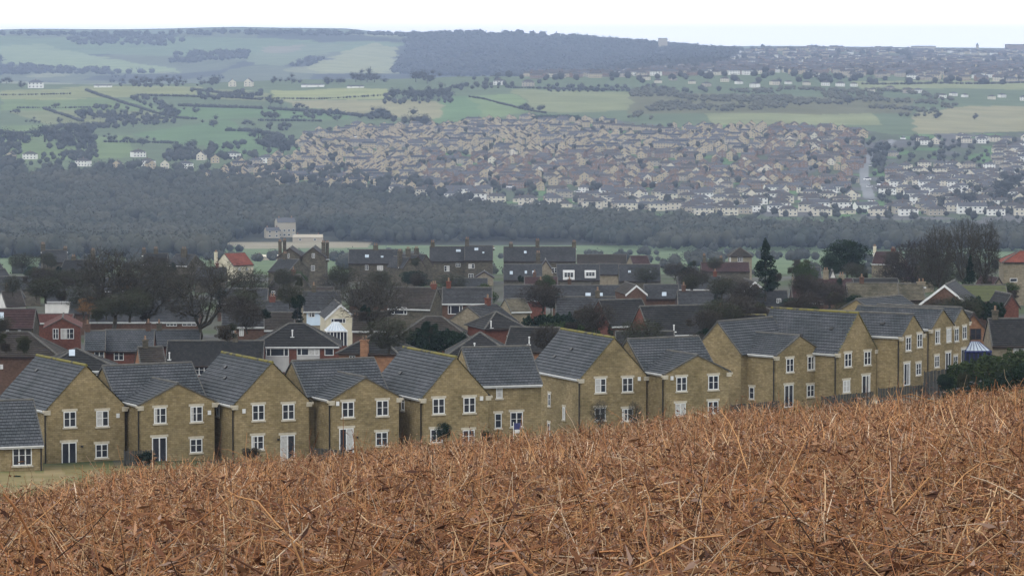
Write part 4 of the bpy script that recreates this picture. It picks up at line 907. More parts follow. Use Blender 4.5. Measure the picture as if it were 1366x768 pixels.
T_('tree_brown', 95, 355, 395, 50, 700, 'brown twiggy tree below the dark gabled house at the left')
T_('tree_olive', 330, 352, 408, 56, 640, 'olive twiggy tree right of the spreading bare tree')
T_('round_dark', 232, 365, 430, 44, 560, 'ivy dark tree behind the second big bare tree')
T_('tree_brown', 448, 358, 400, 40, 690, 'brown twiggy tree below the long slated stone house')
T_('tree_olive', 510, 366, 408, 40, 640, 'olive brown tree left of the stone gable with the box dormer')
T_('tree_brown', 585, 380, 400, 40, 640, 'brown twigs over the roofs below the tall stone semi')
T_('tree_brown', 975, 366, 415, 70, 600, 'brown twiggy tree left of the tall dark fir')
T_('tree_olive', 862, 352, 380, 34, 720, 'olive tree right of the two roof light terrace')
T_('tree_brown', 900, 348, 372, 36, 760, 'brown tree left of the small skyline conifer')
T_('round_dark', 735, 380, 418, 38, 540, 'dark evergreen below the white dormers')
T_('round_green', 730, 362, 392, 26, 640, 'green tree at the foot of the narrow stone gable')
T_('tree_brown', 1190, 340, 392, 44, 640, 'brown twiggy tree right of the broad dark pine')
T_('tree_brown', 1105, 372, 412, 60, 520, 'brown twiggy shrub tree in front of the maroon roof')
T_('round_dark', 1140, 388, 422, 40, 480, 'dark evergreen before the lichened stone roof')
T_('round_dark', 1062, 392, 424, 50, 500, 'dark evergreen left of the maroon roof with stone chimneys')
T_('round_green', 1346, 372, 402, 34, 520, 'green tree below the red roof at the right edge')
T_('tree_brown', 1340, 425, 452, 44, 430, 'brown shrub tree over the mossy green roof at the right')
# smaller shrubs: labels built from what they stand beside
LAND = [(83, 445, 'the red brick front gable'), (15, 425, 'the maroon roof'), (150, 470, 'the brick terrace'), (195, 480, 'the small orange gable'), (280, 475, 'the long black roof'), (395, 460, 'the wide hip roofed house'), (455, 420, 'the cream gable'),
        (490, 480, 'the peach walled house'), (560, 410, 'the box dormer gable'), (625, 415, 'the house with a tiled skirt'), (580, 450, 'the broad brown hip roof'), (670, 448, 'the red hip roofed house'), (700, 465, 'the orange wall'), (780, 415, 'the grey brown roof'), (840, 430, 'the left brick gable'), (885, 435, 'the right brick gable'),
        (800, 385, 'the dormered bungalow'), (770, 365, 'the white dormers'), (620, 350, 'the stone semis'), (500, 350, 'the slated stone house'), (400, 345, 'the twin gabled villa'), (310, 350, 'the red roofed house'), (235, 350, 'the broad chimney stack'), (100, 355, 'the dark skyline gable'), (1020, 360, 'the tall fir'), (1100, 370, 'the white gable triangle'),
        (1165, 392, 'the lichened roofs'), (1265, 390, 'the long white bargeboard'), (1315, 440, 'the orange brick gable'), (1350, 345, 'the red roof at the right edge'), (990, 345, 'the pyramid roofed house'), (957, 400, 'the dark cypress'), (20, 375, 'the stepped terrace')]
USED = {}
def near_label(kind, px, py):
    l = min(LAND, key=lambda a: (a[0]-px)**2+((a[1]-py)*1.6)**2); dx, dy = px-l[0], (py-l[1])
    rel = ('left of ' if dx < 0 else 'right of ') if abs(dx) > 18 else ('just behind ' if dy < -4 else 'just in front of ' if dy > 4 else 'beside ')
    far_ = 'well ' if abs(dx) > 38 else ''
    return f'{kind} {far_}{rel}{l[2]}'
SHR = []
KEEP = [(405, 388, 475, 440), (590, 386, 660, 435), (45, 420, 110, 456), (743, 355, 800, 372), (370, 325, 436, 360), (570, 328, 660, 372), (283, 336, 340, 356), (812, 407, 900, 448), (518, 385, 580, 424), (338, 436, 450, 490), (100, 438, 270, 470), (1132, 380, 1235, 400), (1240, 380, 1292, 404), (465, 332, 536, 360), (675, 330, 770, 350), (960, 330, 1005, 350), (620, 415, 700, 462), (1300, 415, 1366, 465), (815, 352, 882, 376), (648, 438, 700, 470), (745, 386, 905, 405)]
rs = random.Random(5)
for k in range(330):
    py = rs.uniform(352, 470); px = rs.uniform(0, 1366)
    if any(a-7 < px < c_+7 and b_-2 < py < d_+16 for a, b_, c_, d_ in KEEP): continue
    if 60 < px < 440 and py > 452: continue
    Yd = float(np.interp(py, [350, 376, 400, 430, 470], [790, 600, 490, 415, 366])); SHR.append((px, py, Yd))
kinds = [('shrub_brown', 'brown twiggy shrub'), ('shrub_olive', 'olive shrub'), ('shrub_dark', 'dark evergreen shrub'), ('tree_brown', 'small brown tree'), ('tree_olive', 'small olive tree')]
SHR.sort(key=lambda a: a[0]); pend = []
for (px, py, Yd) in SHR:
    key, nm = rs.choice(kinds); hpx = rs.uniform(12, 26)*480/Yd*(1.45 if key[0] == 't' else .75)
    pend.append((near_label(nm, px, py), key, px, py, hpx, Yd))
from collections import defaultdict
byl = defaultdict(list)
for p in pend: byl[p[0]].append(p)
ORD = ['first', 'second', 'third', 'fourth', 'fifth', 'sixth', 'seventh', 'eighth', 'ninth', 'tenth', 'eleventh', 'twelfth', 'thirteenth', 'fourteenth', 'fifteenth', 'sixteenth', 'seventeenth', 'eighteenth', 'nineteenth', 'twentieth']
for lb, ps in byl.items():
    for i, (l, key, px, py, hpx, Yd) in enumerate(ps):
        lab = l if len(ps) == 1 else f"{['leftmost', 'second', 'third', 'fourth', 'fifth', 'sixth', 'seventh', 'eighth', 'ninth', 'tenth', 'eleventh', 'twelfth'][i]} {l}"
        tree(key, px, py-hpx, py+3, hpx*rs.uniform(1.0, 1.5), Yd, lab, 'shrubs and small trees among the village houses')

# fences, hedge, sign behind the estate
def fence_run(label, pts, h, Yd):
    """pts: photo pixels of the fence top"""
    P = [at(x, y, Yy) for (x, y, Yy) in pts]; root = empty('timber_fence', (P[0].x, P[0].y, P[0].z-h)); tag(root, label, 'fence', 'timber garden fences'); o0 = root.location.copy()
    for a, b_ in zip(P[:-1], P[1:]):
        n = max(1, int((b_-a).length/1.8))
        for k in range(n):
            p = a.lerp(b_, k/n)-o0; q = a.lerp(b_, (k+1)/n)-o0; m = MB(); d = (q-p).normalized(); nn = Vector((d.y, -d.x, 0)).normalized()
            for j in range(12):
                u = p.lerp(q, (j+.05)/12); v = p.lerp(q, (j+.9)/12); dz = random.uniform(-.03, .03); t_ = nn*(.03 if j % 2 else .0)
                a1, b1 = u+t_, v+t_; m.quadw(a1-Vector((0, 0, h+.6)), b1-Vector((0, 0, h+.6)), b1+Vector((0, 0, dz)), a1+Vector((0, 0, dz))); a2, b2 = a1-nn*.02, b1-nn*.02
                m.quadw(b2-Vector((0, 0, h+.6)), a2-Vector((0, 0, h+.6)), a2+Vector((0, 0, dz)), b2+Vector((0, 0, dz))); m.quadw(a1+Vector((0, 0, dz)), b1+Vector((0, 0, dz)), b2+Vector((0, 0, dz)), a2+Vector((0, 0, dz)))
            m.build('fence_panel', wood_fence, root)
            m = MB(); m.box((p.x-.05, p.y-.1, p.z-h-.6), (p.x+.05, p.y, p.z+.1)); m.build('post', wood_fence, root)
fence_run('timber fence between the leftmost tall gable and the low house beside it', [(166, 601, 292), (207, 600, 292)], 1.5, 0)
fence_run('timber fence right of the second tall gable', [(414, 596, 292), (470, 602, 290)], 1.4, 0)
fence_run('dark timber fence in front of the longest roofed stone house', [(1096, 529, 322), (1165, 522, 326)], 1.2, 0)
fence_run('dark timber fence in front of the sharply turned stone gable', [(1172, 518, 330), (1236, 513, 335)], 1.3, 0)
fence_run('tall timber fence under the joined pair of gables', [(1233, 496, 334), (1262, 492, 336)], 1.8, 0)
fence_run('low timber fence below the bare stone gable end', [(975, 540, 306), (1040, 534, 306)], 1.2, 0)
s = Hs('sale_board', 'blue and white sale board on a post in front of the set back range', None, 685.5, 571, 695, 296, 0, -34.4, 'sign')
m = MB(); m.box((0, 0, s.he-.1), (s.W, .04, s.he+.42)); bd = m.build('board', plain('board blue', (.025, .028, .09), (.035, .04, .12), 3, .5), s.root)
m = MB(); m.box((.06, -.006, s.he-.38), (s.W*.8, .034, s.he-.104)); m.build('board_panel', white_paint, s.root)
m = MB(); m.box((-.06, -.02, -1), (-.005, .05, s.he+.5)); m.build('post', white_paint, s.root)
def hedge(label, pts, hgt, wd, mat, n=9000, size=.14, name='hedge', group=None, foot=True):
    """pts: (px, row of the hedge top, distance)"""
    P = np.array([list(at(*p)) for p in pts]); o0 = P[0].copy(); L = []
    for a, b_ in zip(P[:-1], P[1:]):
        k = max(2, int(np.linalg.norm(b_-a)/(wd*.6)))
        for i in range(k):
            c_ = a+(b_-a)*(i+random.random()*.6)/k-o0; L.append((c_[0], c_[1]+random.uniform(-.2, .2)*wd, c_[2]-hgt*.45, wd*.6, wd*.6, hgt*random.uniform(.42, .56)))
    V_, F_ = leaf_cloud(len(L)+int(pts[0][0]), n, L, size); root = empty(name, o0); tag(root, label, 'hedge', group)
    link('foliage', np_mesh(name, V_, F_, mat), root)
    segs = [(np.array([l[0], l[1], l[2]-hgt*.6]), np.array([l[0], l[1], l[2]+hgt*.2]), .04, .02) for l in L]; Vt, Ft = tubes(segs, 4); link('stem', np_mesh('stems', Vt, Ft, trunk_mat), root)
hedge('dark clipped hedge rising to the right edge behind the bracken', [(1268, 518, 268), (1290, 516, 268), (1330, 505, 262), (1366, 488, 255), (1420, 466, 250)], 1.5, 1.1, lm_dark, 26000, .09)
hedge('green overgrown hedge under the orange brick gable', [(1268, 486, 345), (1300, 478, 345), (1340, 470, 345), (1390, 462, 345)], 2.6, 1.4, lm_green, 16000, .12)
hedge('black hedge between the mossy green roof and the beige walled house', [(1270, 402, 450), (1300, 398, 450), (1340, 408, 450)], 2.6, 1.6, lm_dark, 12000, .14)
hedge('dark hedge sweeping along the middle of the village behind the tall stone house', [(702, 424, 455), (740, 418, 455), (790, 420, 455)], 2.8, 1.5, lm_dark, 14000, .14)
hedge('dark hedge lower of the two behind the tall stone house', [(722, 432, 440), (770, 432, 440), (800, 438, 440)], 2.2, 1.3, lm_green, 9000, .14)
hedge('dark hedge in front of the broad brown hip roof', [(545, 440, 425), (590, 436, 425), (625, 446, 425)], 3.2, 2.0, lm_dark, 14000, .14)
T_('round_dark', 591, 558, 592, 26, 285, 'slim dark green young tree in front of the lower window beside the sale board', name='young_tree')
T_('shrub_olive', 648, 570, 592, 16, 288, 'small olive shrub below the right window of the gable by the sale board')
T_('bare1', 800, 528, 580, 22, 312, 'thin bare sapling before the broad tall stone house, left one', name='sapling'); T_('bare1', 846, 530, 580, 18, 312, 'thin bare sapling before the broad tall stone house, right one', name='sapling')
T_('shrub_dark', 195, 601, 618, 34, 285, 'dark shrub in front of the fence beside the leftmost tall gable')
T_('shrub_dark', 22, 632, 646, 34, 272, 'dark low shrub under the annexe at the left edge')
T_('shrub_brown', 335, 592, 612, 30, 284, 'grey brown shrub before the second tall gable')
T_('shrub_olive', 660, 578, 594, 20, 300, 'low olive shrub at the foot of the set back range')
T_('shrub_dark', 683, 580, 596, 16, 298, 'dark shrub beside the sale board')
T_('shrub_dark', 1262, 496, 522, 30, 300, 'dark shrub below the joined pair of gables')
T_('shrub_olive', 1285, 492, 520, 22, 300, 'yellow green shrub below the right gable of the joined pair')
T_('shrub_brown', 1345, 440, 462, 26, 400, 'brown shrub left of the beige walled house')
# ---------------------------------------------------------------- the far side: town, woods, hedges
def ffm(name, c1, c2, s=.05): return plain(name, c1, c2, s, .95, .1)
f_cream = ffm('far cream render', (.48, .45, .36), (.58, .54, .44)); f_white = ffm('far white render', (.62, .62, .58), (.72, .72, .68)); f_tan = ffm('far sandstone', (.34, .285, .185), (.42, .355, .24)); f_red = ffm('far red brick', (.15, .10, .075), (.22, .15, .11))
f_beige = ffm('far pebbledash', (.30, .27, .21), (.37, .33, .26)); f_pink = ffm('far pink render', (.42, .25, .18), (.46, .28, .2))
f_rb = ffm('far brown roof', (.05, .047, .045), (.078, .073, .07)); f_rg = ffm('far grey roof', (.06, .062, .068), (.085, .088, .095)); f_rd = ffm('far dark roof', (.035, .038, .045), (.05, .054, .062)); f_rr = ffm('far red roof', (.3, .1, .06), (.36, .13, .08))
def far_house(W, D, he, rise, wall, roof, kind='hip', bays=2):
    m = MB(); m.quadw((0, 0, -3), (W, 0, -3), (W, 0, he), (0, 0, he)); m.quadw((W, 0, -3), (W, D, -3), (W, D, he), (W, 0, he)); m.quadw((0, D, -3), (0, 0, -3), (0, 0, he), (0, D, he)); m.quadw((W, D, -3), (0, D, -3), (0, D, he), (W, D, he))
    e = .35
    if kind == 'hip':
        k = D/2; a, b_, c_, d_ = (-e, -e, he-.02), (W+e, -e, he-.02), (W+e, D+e, he-.02), (-e, D+e, he-.02); r1, r2 = (k, D/2, he+rise), (W-k, D/2, he+rise)
        m.poly((a, b_, r2, r1), None, 1); m.poly((c_, d_, r1, r2), None, 1); m.poly((b_, c_, r2), None, 1); m.poly((d_, a, r1), None, 1)
    elif kind == 'x':
        m.poly(((-e*.3, -e, he-.1), (W+e*.3, -e, he-.1), (W+e*.3, D/2, he+rise), (-e*.3, D/2, he+rise)), None, 1); m.poly(((W+e*.3, D+e, he-.1), (-e*.3, D+e, he-.1), (-e*.3, D/2, he+rise), (W+e*.3, D/2, he+rise)), None, 1)
        m.poly(((W, 0, he), (W, D, he), (W, D/2, he+rise-.05))); m.poly(((0, D, he), (0, 0, he), (0, D/2, he+rise-.05)))
    else:
        m.poly(((-e, D, he-.2), (-e, -.1, he-.2), (W/2, -.1, he+rise), (W/2, D, he+rise)), None, 1); m.poly(((W+e, -.1, he-.2), (W+e, D, he-.2), (W/2, D, he+rise), (W/2, -.1, he+rise)), None, 1)
        m.poly(((0, 0, he), (W, 0, he), (W/2, 0, he+rise-.05))); m.poly(((W, D, he), (0, D, he), (W/2, D, he+rise-.05)))
    n = bays*2
    for f in range(2 if he > 3.5 else 1):
        for k in range(n):
            x = W*(k+.5)/n; z = .9+f*2.6
            if z+1.2 > he: continue
            m.box((x-.75, -.06, z), (x+.75, -.004, z+1.3), 3); m.box((x-.6, -.1, z+.15), (x+.6, -.062, z+1.15), 2)
    for cx in ((W*.5,) if kind == 'hip' else (W*.15, W*.85) if kind == 'x' else (W*.5,)):
        m.box((cx-.4, D/2-.3, he+rise-1), (cx+.4, D/2+.3, he+rise+1.0), 4)
    return m.mesh('far_house', [wall, roof, glass_dark, white_paint, f_red])
PROT = {}
for wn, wmt in (('cream', f_cream), ('white', f_white), ('beige', f_beige)):
    for rn, rmt in (('brown', f_rb), ('grey', f_rg)): PROT[(wn, rn, 'semi')] = (far_house(13.5, 7.5, 5, 2.4, wmt, rmt, 'hip'), 'semi_detached_house')
for wn, wmt in (('tan', f_tan), ('brick', f_red)):
    for rn, rmt in (('brown', f_rb), ('grey', f_rg), ('dark', f_rd)):
        PROT[(wn, rn, 'detached')] = (far_house(7.5, 7.0, 5.2, 2.6, wmt, rmt, 'y', 1), 'detached_house'); PROT[(wn, rn, 'terrace')] = (far_house(17, 6.5, 5.2, 2.1, wmt, rmt, 'x', 3), 'terraced_house')
PROT[('white', 'grey', 'terrace')] = (far_house(20, 8, 5.2, 2.6, f_white, f_rg, 'x', 3), 'terraced_house'); PROT[('cream', 'brown', 'bungalow')] = (far_house(11, 8, 2.7, 2.4, f_cream, f_rb, 'hip', 1), 'bungalow')
PROT[('cream', 'grey', 'detached')] = (far_house(8, 8.5, 5, 3.2, f_cream, f_rg, 'y', 1), 'detached_house'); PROT[('tan', 'red', 'bungalow')] = (far_house(11, 8, 2.7, 2.4, f_white, f_rr, 'hip', 1), 'bungalow')
rf_ = random.Random(42)
def pxrow(x, y): z = H1(x, y); return project(x, y, z)
def ip(px, py, poly): return bool(inpoly(np.array([px]), np.array([py]), poly)[0])
town2 = [(262, 240), (300, 226), (350, 214), (395, 205), (385, 192), (420, 176), (470, 170), (600, 166), (700, 158), (790, 162), (890, 170), (1010, 170), (1130, 174), (1160, 186), (1380, 186), (1500, 190), (1500, 305), (1366, 306), (1200, 300), (1040, 300), (900, 286), (800, 280), (700, 276), (620, 272), (560, 262), (400, 250), (262, 252)]
cand = []
Y = 2755.0; row_i = 0
while Y < 4350:
    stepx = 20.5 if Y < 3200 else 15
    x = -.15*Y+rf_.uniform(0, 10)
    while x < .16*Y:
        x2, y2 = x+rf_.uniform(-2, 2), Y+rf_.uniform(-5, 5)+.02*x+6*math.sin(x/70+row_i)
        px, py = pxrow(x2, y2)
        ok = ip(px, py, town2) and not (1136 < px < 1174 and 206 < py < 280) and not (1150 < px < 1205 and 184 < py < 207) and not (770 < px < 895 and 166 < py < 180) and not (648 < px < 722 and 255 < py < 268) and not (1185 < px < 1322 and 194 < py < 222)
        if px > 1180 and 186 < py < 196 and rf_.random() < .5: ok = False
        dens = .93 if px > 470 else .62
        if ok and rf_.random() < dens*(.55+.75*float(vnoise(np.array([x2/70.]), np.array([y2/120.]))[0])): cand.append((x2, y2, px, py, row_i))
        x += stepx*rf_.uniform(.82, 1.25)
    Y += 21 if Y > 3100 else 28; row_i += 1
def street(px, py): return 75*(float(vnoise(np.array([px/38.]), np.array([py/16.]))[0])-.5)+rf_.uniform(-9, 9)
def style(px, py):
    r = rf_.random(); th_ = street(px, py)
    if py > 256 or (px > 1180):
        if r < .34: return ('cream', rf_.choice(['brown', 'brown', 'grey']), 'semi'), rf_.uniform(-8, 8)
        if r < .52: return ('white', rf_.choice(['brown', 'grey']), 'semi'), rf_.uniform(-8, 8)
        if r < .80: return ('beige', rf_.choice(['brown', 'grey']), 'semi'), rf_.uniform(-10, 10)
        if r < .90: return ('cream', 'brown', 'bungalow'), rf_.uniform(-10, 10)
        if r < .95: return ('white', 'grey', 'terrace'), rf_.uniform(-5, 20)
        return ('cream', 'grey', 'detached'), rf_.uniform(-30, 30)
    if py < 205 and px < 1020 or px < 560:
        if r < .66: return ('tan', rf_.choice(['grey', 'dark', 'brown']), 'detached'), th_
        if r < .9: return ('tan', rf_.choice(['grey', 'dark']), 'terrace'), th_
        return ('beige', 'grey', 'semi'), rf_.uniform(-20, 20)
    if r < .36: return ('brick', rf_.choice(['brown', 'grey', 'dark']), 'detached'), th_
    if r < .56: return ('brick', rf_.choice(['brown', 'grey']), 'terrace'), th_
    if r < .84: return ('tan', rf_.choice(['brown', 'grey']), 'detached'), th_
    if r < .94: return ('beige', 'brown', 'semi'), rf_.uniform(-20, 20)
    return ('cream', 'grey', 'detached'), rf_.uniform(-40, 40)
cand.sort(key=lambda c_: c_[1])
NTH = 128
near_c = [c_ for c_ in cand if -20 < c_[2] < 1386][:NTH]; nset = set(id(c_) for c_ in near_c); rest = [c_ for c_ in cand if id(c_) not in nset]
rows_ = defaultdict(list)
for c_ in near_c: rows_[c_[4]].append(c_)
def nth(i):
    if i < 20: return ORD[i]
    t = ['twenty', 'thirty', 'forty', 'fifty'][i//10-2+0 if False else (i+1)//10-2]; u = (i+1) % 10
    return {0: {'twenty': 'twentieth', 'thirty': 'thirtieth', 'forty': 'fortieth', 'fifty': 'fiftieth'}[t]}.get(u, t+'-'+(ORD[u-1] if u else ''))
ROWN = ['lowest row above the wood', 'second row above the wood', 'third row above the wood', 'fourth row above the wood', 'fifth row above the wood', 'sixth row above the wood', 'seventh row above the wood', 'eighth row above the wood', 'ninth row above the wood', 'tenth row above the wood', 'eleventh row above the wood', 'twelfth row above the wood', 'thirteenth row above the wood', 'fourteenth row above the wood', 'fifteenth row above the wood', 'sixteenth row above the wood']
COLW = {'tan': 'sandstone', 'brick': 'red brick', 'cream': 'cream', 'white': 'white', 'beige': 'beige'}; KW = {'semi': 'semi', 'detached': 'gabled house', 'terrace': 'terrace', 'bungalow': 'bungalow'}
for ri, rk in enumerate(sorted(rows_)):
    for i, (x, y, px, py, _) in enumerate(sorted(rows_[rk], key=lambda a: a[2])):
        key, th = style(px, py); me, nm = PROT[key]
        o = link(nm, me, loc=(x, y, H1(x, y))); o.rotation_euler = (0, 0, R(th)); s_ = rf_.uniform(.92, 1.1); o.scale = (s_, s_, s_*rf_.uniform(.95, 1.05))
        tag(o, f"{COLW[key[0]]} {KW[key[2]]}, {key[1]} roof, {nth(i)} from left in {ROWN[min(ri, 15)]}", 'house', 'houses on the far slope')
# everything farther as one mass
def merge(name, items, mats_map):
    Vs, Fs, M_ = [], [], []; off = 0; mats = []; 
    for (me, loc, th, sc) in items:
        if me.name not in merge.c:
            v = np.empty(len(me.vertices)*3, 'f'); me.vertices.foreach_get('co', v); v = v.reshape(-1, 3); fs = []; mi = []
            for p in me.polygons:
                vs = list(p.vertices); fs.append(vs if len(vs) == 4 else vs+[vs[-1]]); mi.append(p.material_index)
            tri = np.array([[f[0], f[1], f[2]] for f in fs]+[[f[0], f[2], f[3]] for f in fs if f[3] != f[2]]); mi2 = np.array(mi+[m_ for f, m_ in zip(fs, mi) if f[3] != f[2]])
            merge.c[me.name] = (v, tri, [m_ for m_ in me.materials], mi2)
        v, f, mm, mi = merge.c[me.name]; c_, s_ = math.cos(th), math.sin(th); Rm = np.array([[c_, s_, 0], [-s_, c_, 0], [0, 0, 1]])
        for m_ in mm:
            if m_ not in mats: mats.append(m_)
        lut = np.array([mats.index(m_) for m_ in mm]); Vs.append((v*sc) @ Rm+np.array(loc)); Fs.append(f+off); M_.append(lut[mi]); off += len(v)
    return np_mesh(name, np.concatenate(Vs), np.concatenate(Fs), mats, mi=np.concatenate(M_))
merge.c = {}
items = []
for (x, y, px, py, _) in rest:
    key, th = style(px, py); items.append((PROT[key][0], (x, y, H1(x, y)), R(th), rf_.uniform(.78, .98)))
# ridge-top suburbs
ridge = [(690, 97), (760, 92), (900, 78), (985, 70), (1080, 64), (1500, 64), (1500, 112), (1366, 112), (1130, 104), (1000, 100), (880, 102), (700, 106)]
Y = 4900.0
while Y < 10000:
    x = 0
    while x < .16*Y:
        x2, y2 = x+rf_.uniform(-6, 6), Y+rf_.uniform(-15, 15); px, py = pxrow(x2, y2)
        if ip(px, py, ridge) and rf_.random() < (.9 if py > 85 else .7):
            key = rf_.choice([('white', 'grey', 'semi'), ('cream', 'brown', 'semi'), ('beige', 'grey', 'semi'), ('tan', 'brown', 'terrace'), ('brick', 'brown', 'terrace'), ('brick', 'grey', 'terrace'), ('beige', 'brown', 'semi')])
            items.append((PROT[key][0], (x2, y2, H1(x2, y2)), R(rf_.uniform(-40, 40)), rf_.uniform(.9, 1.25)))
        x += 22*rf_.uniform(.7, 1.4)
    Y += 60 if Y < 6000 else 110
mass = link('distant_housing', merge('distant_housing', items, None)); tag(mass, 'rows of small houses covering the far slope and ridge', kind='stuff')

# named far buildings
def far_thing(name, label, key_or_mesh, px, row, th=0, sc=1.0, cat='house', Ymin=1500, group=None):
    x, y, z = on_ground(px, row, Ymin); me = key_or_mesh if not isinstance(key_or_mesh, tuple) else PROT[key_or_mesh][0]
    o = link(name, me, loc=(x, y, z)); o.rotation_euler = (0, 0, R(th)); o.scale = (sc,)*3; tag(o, label, cat, group); return o
far_thing('farmhouse', 'white farmhouse at the left end of the far ridge', ('white', 'grey', 'semi'), 38, 118, 0, 1.5)
far_thing('barn', 'long low white barn on the far ridge right of the white farmhouse', far_house(24, 8, 2.6, 1.2, f_white, f_rg, 'x', 1), 126, 117, 0, 1.0, 'barn')
far_thing('farmhouse', 'white gabled house, left of the pair on the far ridge', ('white', 'grey', 'detached') if ('white', 'grey', 'detached') in PROT else ('cream', 'grey', 'detached'), 306, 116, 10, 1.2)
far_thing('farmhouse', 'white gabled house, right of the pair on the far ridge', ('cream', 'grey', 'detached'), 326, 116, -12, 1.3)
far_thing('barn', 'long white shed on the far ridge above the pale green field', far_house(30, 10, 3.5, 1.2, f_white, f_rg, 'x', 1), 402, 117, 0, 1.0, 'barn')
far_thing('barn', 'low white shed beside dark trees on the far ridge near the centre', far_house(22, 9, 2.6, 1.2, f_white, f_rd, 'x', 1), 463, 118, 0, 1.0, 'barn')
far_thing('farmhouse', 'white house standing apart on the far ridge near the centre', ('white', 'brown', 'semi'), 658, 114, 0, 1.1)
far_thing('farmhouse', 'tan house with a brown roof at the ridge edge right of centre', ('beige', 'brown', 'semi'), 696, 116, 0, 1.2)
for i in range(9):
    far_thing('terraced_house', f"sandstone terrace house, {ORD[i]} from the left under the scrubby hillside", far_house(9.5, 8, 6.5, 2.2, f_tan, f_rb, 'x', 1) if i == 0 else bpy.data.objects['terrace_block'].data if 'terrace_block' in bpy.data.objects else PROT[('tan', 'brown', 'terrace')][0], 777+i*13, 170+i*.9, -4, .8, group='straight terrace under the scrubby hillside')
for i in range(24):
    px = 850+i*22+rf_.uniform(-5, 5)
    if px > 1370: break
    row = float(np.interp(px, [850, 1000, 1130, 1220, 1300, 1370], [110, 114, 119, 124, 132, 135]))+rf_.uniform(-4, 4)
    key = rf_.choice([('white', 'grey', 'semi'), ('cream', 'brown', 'semi'), ('white', 'brown', 'semi'), ('beige', 'brown', 'semi')])
    far_thing('semi_detached_house', f"{COLW[key[0]]} semi with a {key[1]} roof, {nth(i)} from the left along the ridge edge", key, px, row, rf_.uniform(-50, 50), rf_.uniform(.65, .95), group='houses along the ridge edge')
for i, (px, row) in enumerate([(8, 214), (30, 213), (100, 222), (125, 228), (150, 226), (178, 210), (186, 222), (198, 226), (214, 226), (236, 226), (262, 214), (282, 218), (300, 212), (318, 222), (345, 218), (6, 250), (42, 250), (78, 250), (100, 250)]):
    key = rf_.choice([('white', 'grey', 'semi'), ('cream', 'grey', 'detached'), ('white', 'brown', 'semi'), ('tan', 'brown', 'detached')])
    far_thing('detached_house', f"{COLW[key[0]]} house, {nth(i)} from the left in the hamlet left of the town", key, px, row, rf_.uniform(-40, 40), 1.0, Ymin=2600, group='scattered hamlet left of the town')
mill = far_thing('mill', 'three storey pale stone mill beside the long white roofed shed', far_house(11, 9, 9, 2.5, ffm('mill stone', (.3, .28, .22), (.36, .33, .26)), f_rg, 'x', 2), 370, 317, 15, 1.1, 'mill', 1800)
far_thing('mill_wing', 'lower stone wing on the left of the pale stone mill', far_house(9, 8, 5, 2, ffm('mill stone', (.3, .28, .22), (.36, .33, .26)), f_rg, 'x', 1), 355, 318, 15, 1.0, 'mill', 1800)
far_thing('shed', 'long white roofed shed in the valley right of the mill', far_house(19, 12, 3.0, 1.6, f_beige, f_beige, 'x', 1), 390, 323, 0, 1.0, 'shed', 1700)
far_thing('glasshouse', 'long low white roof in the valley beside the red roofed house', far_house(24, 12, 2.0, .8, f_beige, f_cream, 'x', 1), 336, 347, 0, .85, 'shed', 1200)
far_thing('tower', 'small square tower far away on the skyline', far_house(22, 22, 26, 1, f_beige, f_rg, 'x', 2), 878, 66, 0, 1.0, 'tower', 8000)

far_thing('church_tower', 'pointed church tower far away on the skyline at the right', far_house(12, 12, 24, 12, f_beige, f_rg, 'hip', 1), 1301, 68, 0, .6, 'church', 8000)
far_thing('flats', 'block of flats on the skyline at the right edge', far_house(60, 16, 16, 2, f_red, f_rg, 'x', 6), 1340, 68, 0, 1.0, 'flats', 8000)
far_thing('flats', 'low wide block of flats on the skyline left of the church tower', far_house(70, 16, 11, 2, f_beige, f_rg, 'x', 6), 1215, 67, 0, 1.0, 'flats', 8000)

# vehicles on the far road and streets
def car_mesh(L, W, H, mat):
    m = MB(); m.box((-L/2, -W/2, .3), (L/2, W/2, H*.55))
    pr = [(-L*.36, H*.551), (L*.30, H*.551), (L*.16, H), (-L*.26, H)]; a = [(x, -W*.44, z) for x, z in pr]; b_ = [(x, W*.44, z) for x, z in pr]
    m.poly(a, None, 1); m.poly(b_[::-1], None, 1); m.poly((a[2], b_[2], b_[3], a[3])); m.poly((a[1], b_[1], b_[2], a[2]), None, 1); m.poly((a[3], b_[3], b_[0], a[0]), None, 1)
    for x in (-L*.3, L*.3):
        for y in (-W/2, W/2): m.bar((x, y-.08, .32), (x, y+.08, .32), .32, 2, 10)
    return m.mesh('car', [mat, glass_dark, black_pipe])
cw = plain('car white', (.7, .7, .7), (.75, .75, .75), 1, .3, .5); cr_ = plain('car red', (.35, .02, .02), (.4, .03, .03), 1, .3, .5); cs = plain('car silver', (.4, .42, .45), (.45, .47, .5), 1, .3, .5)
M_c = [car_mesh(4.3, 1.8, 1.5, cw), car_mesh(5.4, 2.0, 2.4, cw), car_mesh(4.3, 1.8, 1.5, cr_), car_mesh(4.4, 1.8, 1.5, cs)]
for px, row, k, lb in [(1162, 222, 0, 'white car, uppermost on the curving far road'), (1157, 241, 1, 'white van halfway down the curving far road'), (1160, 250, 0, 'white car below the van on the curving far road'), (1172, 252, 3, 'silver car parked right of the curving far road'),
                       (1226, 273, 2, 'red car parked before the cream semis on the far slope'), (1224, 278, 0, 'white car parked below the red car on the far slope'), (1351, 229, 1, 'white van on the street at the right of the far slope'), (1125, 184, 0, 'white car by the top terrace near the far road')]:
    x, y, z = on_ground(px, row, 2500); o = link('car', M_c[k], loc=(x, y, z+.1)); o.rotation_euler = (0, 0, R(rf_.uniform(0, 60))); o.scale = (1.2,)*3; tag(o, lb, 'van' if k == 1 else 'car')
rk = random.Random(9)
